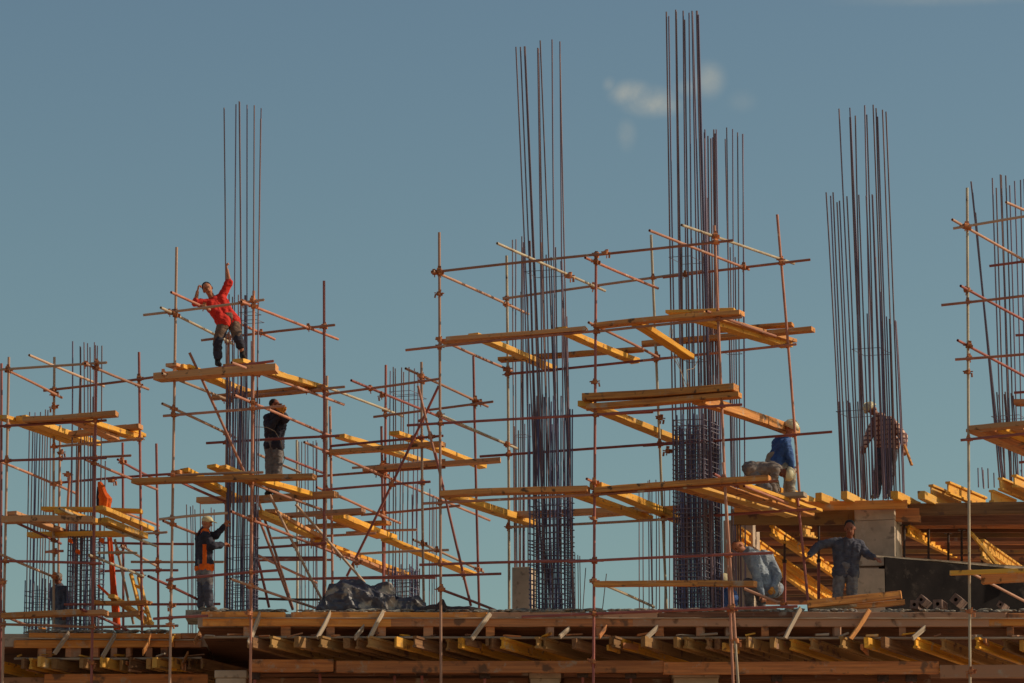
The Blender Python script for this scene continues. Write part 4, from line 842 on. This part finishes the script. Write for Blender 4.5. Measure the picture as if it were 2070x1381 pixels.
def person(label, J, D, look, skin='skin', hair='hair', top='navy', top_sleeve=1.0, legs='greycloth', leg_len=1.0, boots='boot', hat=None, hands=('curl', 'curl'), hems=None, girth=1.0, tuck=0.0, group='construction workers', gloves=None, lower=None, hunch=0, side_panel=False, headtilt=None, hs=1.0):
    """J: name -> (px, py, dd); look: unit-ish vector the face points along"""
    W = {k: P(q[0], q[1], D + q[2]) for k, q in J.items()}
    root = empty('person', W['pel'].copy(), label, 'person', group)
    look = Vector(look).normalized(); g = girth
    up = Vector(headtilt).normalized() if headtilt else (W['head']-W['neck']).normalized()
    look = (look - up*look.dot(up)*.6).normalized(); side = look.cross(up).normalized(); hc = W['head']
    sh = (W['shR']-W['shL']).normalized(); sp = (W['neck']-W['pel']).normalized(); fwd = sh.cross(sp).normalized()
    if fwd.dot(look) < 0 and not hunch: fwd = -fwd
    v = []; f = []
    A3 = lambda a, b, c: Matrix((side*a, look*b, up*c)).transposed()
    ellipsoid(v, f, hc + up*.025*hs - look*.01, A3(.076*hs, .094*hs, .098*hs))
    ellipsoid(v, f, hc - up*.035*hs + look*.018, A3(.060*hs, .068*hs, .085*hs))
    capsule(v, f, hc - up*.10*hs + look*.055, hc - up*.085*hs + look*.06, .026, .024)      # chin
    capsule(v, f, hc + look*.088 + up*.012, hc + look*.108 - up*.022, .011, .017, 10)         # nose
    for s in (-1, 1):
        ellipsoid(v, f, hc + side*s*.078*hs - look*.005 - up*.005, A3(.014, .022, .034), 10, 8)  # ears
        capsule(v, f, hc + side*s*.018 + look*.084 + up*.034, hc + side*s*.045 + look*.074 + up*.034, .011, .009, 8) # brow
    capsule(v, f, W['neck'] - sp*.03, hc - up*.05, .062, .056)
    capsule(v, f, W['neck'] - sp*.05, W['pel'] + sp*.08, .085*g, .10*g); 
    for s, a, h in (('L', 'shL', 'hipL'), ('R', 'shR', 'hipR')):
        c = W[a].lerp(W['neck'] - sp*.06, .35)
        capsule(v, f, W[a], W['neck'] - sp*.05, .055*g, .06)
        capsule(v, f, c - sp*.06, W[h] + sp*.12, .10*g, .085*g); capsule(v, f, W[h] + sp*.10, W[h], .09*g, .095*g)
        capsule(v, f, W[a], W['el'+s], .056*g, .042*g); capsule(v, f, W['el'+s], W['wr'+s], .045*g, .030)
        capsule(v, f, W[h], W['kn'+s], .088*g, .057*g); capsule(v, f, W['kn'+s], W['an'+s], .057*g, .038)
        capsule(v, f, W['kn'+s] + (W['an'+s]-W['kn'+s])*.15 - fwd*.015, W['kn'+s] + (W['an'+s]-W['kn'+s])*.45 - fwd*.012, .05, .045)
        capsule(v, f, W['an'+s] - Vector((0, 0, .05)), W['toe'+s], .038, .032)
    def hand(wr, el, mode, s):
        v0 = len(v); d = (wr-el).normalized(); pn = d.cross(look if abs(d.dot(look)) < .8 else up).normalized(); ac = d.cross(pn).normalized()
        if s == 'L': ac = -ac
        if mode == 'fist' or mode == 'thumb': curl = 1.45
        elif mode == 'grip': curl = 1.0
        else: curl = .45
        pc = wr + d*.05
        for q in (-.027, -.009, .009, .027): capsule(v, f, wr + d*.01 + ac*q*.7, wr + d*.085 + ac*q, .014, .012, 8)
        for q, ln in ((-.031, .058), (-.0105, .072), (.0105, .078), (.031, .070)):
            p0 = wr + d*.09 + ac*q*1.08; d1 = (d*math.cos(curl*.8) + pn*math.sin(curl*.8)); p1 = p0 + d1*ln*.5; d2 = (d*math.cos(curl*1.9) + pn*math.sin(curl*1.9)); p2 = p1 + d2*ln*.42
            capsule(v, f, p0, p1, .0105, .0095, 8); capsule(v, f, p1, p2, .0095, .008, 8)
        t0 = wr + d*.03 + ac*.032; t1 = t0 + (ac*.75 + d*.6 + pn*.15).normalized()*.042; t2 = t1 + ((d*1.0 + ac*.2).normalized() if mode == 'thumb' else (d*.8 + pn*.6).normalized())*.034
        if mode == 'thumb': t2 = t1 + d*.05
        capsule(v, f, t0, t1, .014, .011, 8); capsule(v, f, t1, t2, .011, .009, 8)
        for i in range(v0, len(v)): v[i] = wr + (v[i]-wr)*1.15
    hand(W['wrL'], W['elL'], hands[0], 'L'); hand(W['wrR'], W['elR'], hands[1], 'R')
    eyes = [hc + side*s*.032 + look*.085 + up*.012 for s in (-1, 1)]; mo = hc + look*.095 - up*.050
    def paint(c):
        for e in eyes:
            if (c-e).length < .011: return 1
            if abs((c-e-up*.024).dot(up)) < .005 and (c-e-up*.024).length < .018: return 1
        r = c - mo
        if abs(r.dot(up)) < .008 and abs(r.dot(side)) < .027 and (r.dot(look)) > -.05: return 2
        if gloves and min((c-W['wr'+gloves]-(W['wr'+gloves]-W['el'+gloves]).normalized()*.07).length, 9) < .12: return 3
        return 0
    fuse('body', v, f, M[skin], root, .0075, 2, mats=(M['hair'], M['lip'], M['glove']), paint=paint)
    # hair or hat
    if hair:
        v = []; f = []; ellipsoid(v, f, hc + up*.046*hs - look*.030, A3(.082*hs, .088*hs, .088*hs)); capsule(v, f, hc - look*.055 + up*.0, hc - look*.060 - up*.045, .05, .035)
        fuse('hair', v, f, M[hair], root, .010, 1, folds=.004, fscale=60)
    if hat == 'helmet':
        v = []; f = []; n = 20; c = hc + up*.045
        rings_ = [(0, .145), (.06, .142), (.10, .118), (.135, .07), (.148, .0)]
        for (hh, rr) in rings_:
            for k in range(n):
                a = 2*math.pi*k/n; br = 1.12 if hh == 0 and math.sin(a) > .2 else 1.0
                v.append(c + side*math.cos(a)*rr*.86 + look*math.sin(a)*rr*br + up*hh + (up*-.012 if br > 1 else up*0))
        for (hh, rr) in reversed([(0, .132), (.06, .130), (.10, .108), (.125, .06), (.137, .0)]):
            for k in range(n):
                a = 2*math.pi*k/n; v.append(c + side*math.cos(a)*rr*.86 + look*math.sin(a)*rr + up*hh)
        for i in range(9):
            for k in range(n):
                if i == 4: continue
                f.append((i*n+k, i*n+(k+1) % n, (i+1)*n+(k+1) % n, (i+1)*n+k))
        for k in range(n): f.append((k, 9*n+k, 9*n+(k+1) % n, (k+1) % n))
        link('helmet', mesh_of('helmet', v, f), M['helmet'], root, smooth=True)
        v = []; f = []; grid_tube(v, f, [c + up*.10 - look*.12, c + up*.15 - look*.04, c + up*.152 + look*.04, c + up*.10 + look*.125], .009, 6); link('helmet_ridge', mesh_of('helmet_ridge', v, f), M['helmet'], root)
    elif hat in ('cap', 'hood', 'beanie'):
        v = []; f = []; ellipsoid(v, f, hc + up*.062 - look*.012, A3(.093, .108, .072))
        if hat == 'cap': capsule(v, f, hc + up*.060 + look*.085, hc + up*.045 + look*.155, .055, .045, 14, squash=(up, .22))
        if hat == 'hood': ellipsoid(v, f, hc - look*.03, A3(.10, .10, .125))
        fuse('cap' if hat == 'cap' else ('hood' if hat == 'hood' else 'beanie'), v, f, M['cap' if hat == 'cap' else ('skin_dark' if hat == 'hood' else 'tan_cloth')], root, .008, 2)
    # top
    e = .017; v = []; f = []
    capsule(v, f, W['neck'] - sp*.045, W['pel'] + sp*.06, .088*g+e, .10*g+e)
    capsule(v, f, W['neck'] - sp*.03, W['neck'] + sp*.015, .070+e*.4, .062)
    for s, a, h in (('L', 'shL', 'hipL'), ('R', 'shR', 'hipR')):
        c = W[a].lerp(W['neck'] - sp*.06, .35)
        capsule(v, f, W[a], W['neck'] - sp*.05, .062*g+e, .065+e*.5); capsule(v, f, c - sp*.06, W[h] + sp*.10, .104*g+e, .092*g+e)
        if tuck: capsule(v, f, W[h] + sp*.10, W[h] - sp*(tuck-.04), .104*g+e, .118*g+e)
        capsule(v, f, W[a], W['el'+s], .060*g+e, .050*g+e)
        if top_sleeve > 0: capsule(v, f, W['el'+s], W['el'+s].lerp(W['wr'+s], min(.96, top_sleeve)), .051*g+e, .034+e*.7)
    tname = {'red': 'sweatshirt', 'plaid': 'shirt'}.get(top, 'jacket')
    hz = W['pel'] - sp*.02
    mm = ()
    pt = None
    if side_panel:
        mm = (M['orange'],)
        def pt(c):
            q = (c - hz).dot(sp)
            if q < .012: return 1
            px_ = W['pel'].lerp(W['neck'], .3); r = c - px_
            if q < .36 and abs(r.dot(Vector((1, 0, 0))) - .02) < .035 + .02*(.3-q) and r.y < 0: return 1
            if (c - W['neck']).length < .16 and abs((c-W['neck']).dot(sh)) < .16 and abs((c-W['neck']).dot(sh)) > .07: return 1
            return 0
    fuse(tname, v, f, M[top], root, .011, 3, folds=.017, seed=len(label), mats=mm, paint=pt)
    # trousers
    v = []; f = []; e = .018
    ll = hems or (leg_len, leg_len)
    capsule(v, f, W['pel'] + sp*.05, W['pel'] - sp*.03, .115*g+e*.5, .11*g)
    for s, h, q in (('L', 'hipL', ll[0]), ('R', 'hipR', ll[1])):
        capsule(v, f, W[h] + sp*.07, W[h], .095*g+e, .10*g+e); capsule(v, f, W[h], W['kn'+s], .092*g+e, .066*g+e)
        capsule(v, f, W['kn'+s], W['kn'+s].lerp(W['an'+s], q), .066*g+e, .054+e)
    lpaint = None
    if lower:
        kz = {s: W['kn'+s].lerp(W['hip'+s], .15) for s in 'LR'}
        def lpaint(c):
            s = 'L' if (c-W['kn'+'L']).length < (c-W['kn'+'R']).length else 'R'
            return 1 if (c-kz[s]).dot(sp) < .03*math.sin(c.x*40) else 0
    fuse('trousers', v, f, M[legs], root, .011, 3, folds=.016, seed=len(label)+5, mats=((M[lower],) if lower else ()), paint=lpaint)
    for s in ('L', 'R'):
        v = []; f = []; an, to = W['an'+s], W['toe'+s]
        capsule(v, f, an + Vector((0, 0, .03)), an - Vector((0, 0, .05)), .052, .05); capsule(v, f, an - Vector((0, 0, .05)), to, .052, .043)
        d = (to-an); d.z = 0; d = d.normalized() if d.length > 1e-3 else Vector((0, -1, 0)); capsule(v, f, an - Vector((0, 0, .055)) - d*.03, an - Vector((0, 0, .05)), .045, .05)
        fuse('boot', v, f, M[boots], root, .010, 2)
    return root, W
# man in the red sweatshirt
r1, W1 = person('person in a red sweatshirt and rolled brown trousers on the highest planks, both arms raised',
    dict(head=(420, 585, 0), neck=(430, 606, .05), shL=(419, 613, 0), shR=(448, 601, .08), elL=(395, 612, -.05), wrL=(399, 590, -.08), elR=(463, 571, .05), wrR=(459, 546, 0),
         pel=(462, 646, .05), hipL=(453, 652, 0), hipR=(471, 650, .1), knL=(440, 691, -.08), anL=(440, 729, .02), toeL=(444, 737, -.14), knR=(482, 686, -.05), anR=(490, 714, .05), toeR=(493, 722, -.10)),
    69.65, (.10, -1, -.15), top='red', top_sleeve=.22, legs='brown_cloth', hems=(.80, .45), hands=('thumb', 'fist'), tuck=.03, hs=1.08, lower='dark_cloth')
# hooded drinking man
r2, W2 = person('person in a dark jacket and grey trousers holding an orange cup to the face',
    dict(head=(556, 820, 0), neck=(557, 835, 0), shL=(541, 845, .1), shR=(573, 847, 0), elL=(545, 868, -.15), wrL=(562, 843, -.25), elR=(578, 848, -.25), wrR=(570, 831, -.34),
         pel=(553, 897, 0), hipL=(547, 903, .05), hipR=(561, 903, -.05), knL=(546, 950, 0), anL=(545, 990, .05), toeL=(539, 998, -.05), knR=(562, 948, -.03), anR=(557, 990, -.03), toeR=(562, 999, -.15)),
    71.9, (.85, -.45, .1), skin='skin_dark', hair='hair', top='dark_cloth', legs='greycloth', hands=('grip', 'grip'), tuck=.02, hat=None)
cup = empty('cup', P(569, 826, 71.5), 'orange yellow cup held to the mouth of the person in the dark jacket', 'cup')
v = []; f = []; grid_tube(v, f, [P(562, 823, 71.55), P(575, 829, 71.5)], [.055, .07], 14); link('cup_body', mesh_of('cup_body', v, f), M['glove'], cup); v = []; f = []; grid_tube(v, f, [P(574, 824, 71.5), P(578, 828, 71.5), P(573, 834, 71.5)], .01, 6); link('handle', mesh_of('handle', v, f), M['glove'], cup)
strand('thin pale hose curling round the back of the person in the dark jacket', [(515, 863, 71.5), (540, 864, 71.4), (556, 872, 71.4), (568, 892, 71.4), (573, 912, 71.4), (575, 928, 71.5), (566, 955, 71.6)], .007, 'greywood')
# man with cream cap
r3, W3 = person('person in a cream cap and black jacket with orange hem, reaching into the bars',
    dict(head=(418, 1058, 0), neck=(413, 1072, .02), shL=(406, 1082, .18), shR=(416, 1084, -.16), elL=(436, 1083, .15), wrL=(452, 1064, .15), elR=(430, 1105, -.22), wrR=(450, 1101, -.1),
         pel=(413, 1143, 0), hipL=(408, 1148, .08), hipR=(418, 1148, -.08), knL=(409, 1187, .1), anL=(407, 1224, .1), toeL=(414, 1232, .02), knR=(420, 1186, -.12), anR=(424, 1224, -.08), toeR=(435, 1232, -.12)),
    70.2, (.93, -.32, -.05), hair=None, hat='cap', top='dark_cloth', legs='greycloth', boots='greyboot', lower='navy', side_panel=True, hands=('grip', 'grip'), tuck=.02)
# dark figure at far left
r4, W4 = person('dark clothed person at the far left standing with bowed head behind the long plank',
    dict(head=(117, 1172, 0), neck=(120, 1186, .02), shL=(111, 1192, .08), shR=(129, 1192, -.05), elL=(110, 1215, .1), wrL=(112, 1236, 0), elR=(132, 1214, -.1), wrR=(131, 1236, -.2),
         pel=(121, 1240, 0), hipL=(117, 1245, .04), hipR=(126, 1245, -.04), knL=(117, 1280, 0), anL=(117, 1312, .05), toeL=(114, 1319, -.05), knR=(127, 1280, -.05), anR=(127, 1312, -.05), toeR=(126, 1319, -.18)),
    74.2, (-.4, -.9, -.4), skin='skin_dark', hair=None, hat='beanie', top='navy', legs='greycloth', tuck=.03)
# blue jacket man
r5, W5 = person('person in a bright blue jacket and cream helmet half hidden by the deep beam',
    dict(head=(1597, 869, 0), neck=(1590, 888, .05), shL=(1573, 893, .18), shR=(1589, 896, -.12), elL=(1584, 925, .1), wrL=(1600, 945, .0), elR=(1596, 922, -.15), wrR=(1601, 946, -.15),
         pel=(1562, 930, .05), hipL=(1566, 936, .12), hipR=(1569, 938, -.05), knL=(1594, 952, .1), anL=(1592, 992, .12), toeL=(1601, 1000, .05), knR=(1600, 955, -.05), anR=(1600, 992, -.05), toeR=(1610, 1000, -.1)),
    71.3, (.85, -.3, -.35), hair=None, hat='helmet', top='blue', legs='pale_cloth', boots='greyboot', hunch=1, girth=1.08, tuck=.02)
# kneeling man with hanging helmet
r6, W6 = person('person in dusty grey workwear bent double with the cream helmet hanging beside the right post',
    dict(head=(1586, 957, -.1), neck=(1574, 948, 0), shL=(1566, 944, .17), shR=(1568, 950, -.2), elL=(1566, 972, .1), wrL=(1572, 992, .05), elR=(1561, 975, -.2), wrR=(1568, 996, -.2),
         pel=(1515, 946, 0), hipL=(1516, 950, .12), hipR=(1517, 952, -.12), knL=(1560, 984, .2), anL=(1530, 988, .25), toeL=(1519, 992, .3), knR=(1552, 988, -.22), anR=(1524, 990, -.15), toeR=(1512, 994, -.1)),
    70.6, (-.1, -.75, -.7), skin='skin_dark', hair='hair', hat='helmet', top='tan_cloth', legs='greycloth', boots='greyboot', hunch=1, girth=1.0, headtilt=(.85, -.1, -.15), tuck=.02)
# plaid man
r7, W7 = person('person in a plaid shirt and light helmet bending inside the bars on the raised deck',
    dict(head=(1764, 830, 0), neck=(1777, 843, .02), shL=(1770, 852, .15), shR=(1800, 852, -.1), elL=(1757, 880, .1), wrL=(1749, 902, 0), elR=(1826, 882, -.1), wrR=(1828, 906, -.2),
         pel=(1797, 893, .1), hipL=(1786, 899, .12), hipR=(1802, 899, .05), knL=(1778, 945, .05), anL=(1772, 996, .1), toeL=(1765, 1004, 0), knR=(1800, 945, .05), anR=(1793, 996, .1), toeR=(1788, 1004, 0)),
    73.35, (-.7, -.6, -.35), skin='skin_dark', hair=None, hat='helmet', top='plaid', legs='navy', boots='greyboot', girth=1.25, hands=('curl', 'grip'), tuck=.03)
bt = tag(board('batten', P(1829, 900, 73.0), P(1842, 941, 72.9), .05, .035, M['plank']), 'wooden batten in the right hand of the person in the plaid shirt', 'batten')
# bald man crouching
r8, W8 = person('bald person in a light blue jacket crouching with a glove and a slanted tube',
    dict(head=(1493, 1106, -.05), neck=(1510, 1115, 0), shL=(1520, 1128, -.20), shR=(1552, 1124, .12), elL=(1530, 1168, -.30), wrL=(1541, 1202, -.38), elR=(1572, 1164, 0), wrR=(1562, 1188, -.25),
         pel=(1562, 1188, .1), hipL=(1556, 1194, -.05), hipR=(1566, 1192, .2), knL=(1512, 1180, -.15), anL=(1516, 1224, 0), toeL=(1503, 1234, -.05), knR=(1532, 1182, .15), anR=(1540, 1226, .2), toeR=(1526, 1236, .1)),
    70.9, (-.75, -.55, -.55), hair=None, top='lightblue', legs='greycloth', hunch=1, girth=1.24, gloves='R', hands=('grip', 'grip'), tuck=.02, hs=1.15)
hv = []; hf = []
hc8 = W8['head']; ellipsoid(hv, hf, hc8 + Vector((-.045, 0, .035)), Matrix.Diagonal((.075, .085, .085))); fuse('hair', hv, hf, M['greyhair'], r8, .01, 1)
# navy jacket man
r9, W9 = person('person in a navy jacket looking down, standing at the right beside the post',
    dict(head=(1718, 1069, -.14), neck=(1716, 1091, 0), shL=(1687, 1096, .05), shR=(1738, 1101, 0), elL=(1654, 1103, -.1), wrL=(1636, 1123, -.25), elR=(1752, 1121, -.05), wrR=(1768, 1128, -.22),
         pel=(1709, 1152, 0), hipL=(1698, 1158, 0), hipR=(1721, 1158, 0), knL=(1693, 1205, -.05), anL=(1694, 1246, 0), toeL=(1686, 1256, -.15), knR=(1723, 1205, -.02), anR=(1724, 1246, 0), toeR=(1728, 1256, -.15)),
    70.75, (-.12, -.85, -.5), hair='hair', top='navy', legs='greycloth', hands=('grip', 'curl'), girth=1.08, tuck=.05, hs=1.18, skin='skin_dark', headtilt=(-.12, -.30, 1))
# half hidden helper
r10, W10 = person('person in blue with a pale helmet crouching half hidden behind the tallest cage',
    dict(head=(1466, 1180, 0), neck=(1470, 1192, .05), shL=(1462, 1198, .12), shR=(1478, 1198, -.1), elL=(1460, 1218, .1), wrL=(1462, 1236, .05), elR=(1474, 1218, -.1), wrR=(1466, 1234, -.1),
         pel=(1480, 1232, .1), hipL=(1477, 1234, .15), hipR=(1482, 1235, 0), knL=(1460, 1228, .15), anL=(1462, 1262, .2), toeL=(1455, 1270, .1), knR=(1468, 1230, -.05), anR=(1472, 1264, 0), toeR=(1464, 1272, -.1)),
    72.4, (-.8, -.5, -.3), hair=None, hat='helmet', top='blue', legs='pale_cloth', boots='greyboot', hunch=1)

# ------------------------------------------------------------ sheets
def heap(name, label, cat, x0, x1, yb, prof, d, dep, m, seed, amp=.06, nx=190, ny=60):
    """crumpled cover: prof = [(px, py_top)...]"""
    v = []; f = []; so_ = Vector((seed*5.3, seed*2.1, 0))
    def top(x):
        for (a, b) in zip(prof, prof[1:]):
            if a[0] <= x <= b[0]:
                t = (x-a[0])/(b[0]-a[0]); t = t*t*(3-2*t); return a[1] + (b[1]-a[1])*t
        return yb
    zb = ZTOP
    for i in range(nx+1):
        x = x0 + (x1-x0)*i/nx; zt = P(x, top(x), d+dep/2).z
        for j in range(ny+1):
            t = j/ny; an = math.pi*t; h = max(0.0, zt-zb)
            y = d + dep*(.5 - .5*math.cos(an)); z = zb + h*math.sin(an)**.7
            p = Vector((P(x, 1200, d).x, y, z)); q = p*3.1 + so_
            r1_ = 1-2*abs(noise.noise(Vector((q.x*.8, q.y, q.z*1.1)))); r2_ = 1-2*abs(noise.noise(Vector((q.x*2.2+q.z, q.y*2, q.z*2.4)))); r3_ = noise.noise(Vector((q.x*.35, 3, q.z*.4)))
            k = amp*(r1_*1.5 + r2_*.6 + r3_*1.2)*min(1, h/.12)*math.sin(an)**.3
            v.append(p + Vector((r3_*.05, -k*math.cos(an)*.4-k*.7, k*.5)))
    for i in range(nx):
        for j in range(ny):
            a = i*(ny+1)+j; f.append((a, a+ny+1, a+ny+2, a+1))
    o = link(name, mesh_of(name, v, f), M[m], None, smooth=False); return tag(o, label, cat)
heap('plastic_sheet', 'crumpled heap of black plastic sheet with pale dusty creases lying on the slab', 'plastic sheet', 640, 862, 1232,
     [(640, 1234), (652, 1215), (668, 1188), (700, 1178), (730, 1180), (752, 1192), (768, 1184), (785, 1178), (800, 1190), (804, 1212), (830, 1214), (846, 1210), (862, 1228)], 70.25, .75, 'tarp', 1, amp=.075)
heap('dark_sacking', 'low dark sacking along the slab edge right of the plastic heap', 'sacking', 850, 990, 1234, [(850, 1230), (880, 1224), (897, 1214), (905, 1228), (930, 1226), (955, 1230), (990, 1236)], 70.2, .4, 'iron', 2, amp=.03, nx=60, ny=20)
def strip(name, label, pts, wpx, d, m):
    v = []; f = []; n = 60; K = 14
    for i in range(n+1):
        t = i/n*(len(pts)-1); k = min(int(t), len(pts)-2); u = t-k
        x = pts[k][0]*(1-u)+pts[k+1][0]*u; y = pts[k][1]*(1-u)+pts[k+1][1]*u; w_ = (pts[k][2]*(1-u)+pts[k+1][2]*u)*wpx
        c = P(x, y, d)
        for j in range(K):
            a = 2*math.pi*j/K; r = w_/111/2*(1+.35*noise.noise(Vector((math.cos(a)*2, math.sin(a)*2, y*.012))) + .22*math.sin(a*4 + y*.02) + .15*noise.noise(Vector((a, y*.11, 1))))
            v.append(c + Vector((math.cos(a)*r, math.sin(a)*r*.5, 0)))
    for i in range(n):
        for j in range(K):
            a = i*K+j; b = i*K+(j+1) % K; f.append((a, b, b+K, a+K))
    f.append(tuple(range(K))); f.append(tuple(n*K+k for k in reversed(range(K))))
    return tag(link(name, mesh_of(name, v, f), M[m], None), label, 'sheet')
strip('orange_sheet', 'long orange red plastic strip hanging down to the slab at the left', [(221, 1082, .8), (224, 1120, .95), (229, 1180, 1.1), (233, 1225, 1.2), (237, 1275, 1.1)], 12, 74.1, 'orange_tarp')
strip('dark_sheet', 'dark cloth hanging just left of the ragged orange cloth by the red upright', [(200, 984, .8), (200, 1000, 1), (201, 1028, 1)], 9, 72.5, 'dark_cloth')
strip('orange_sheet', 'ragged orange cloth bunched on the middle left platform by the red upright', [(201, 974, .4), (204, 982, .8), (208, 996, .9), (211, 1003, 1.3), (214, 1008, 1.4), (213, 1030, 1.2)], 16, 72.4, 'orange')
tube_tmp = empty('red_pole', P(215, 1200, 73.4), 'short bright red pole slanting beside the orange strip', 'pole'); tube_obj('pole_body', P(198, 1183, 73.5), P(240, 1222, 73.4), .025, M['orange_tarp'], tube_tmp)
for (x, y, lab) in ((157, 1115, 'round orange cap stuck in the dense left cage'), (206, 1092, 'small orange rag left of the top of the long orange strip'), (142, 1093, 'orange rag tied at the left of the dense left cage')):
    v = []; f = []; c = P(x, y, 73.3); ellipsoid(v, f, c, Matrix.Diagonal((.045, .04, .04)), 10, 8); capsule(v, f, c, c+Vector((.03, 0, -.04)), .03, .02); tag(fuse('orange_rag', v, f, M['orange'], None, .01, 1, folds=.01, fscale=40), lab, 'rag')
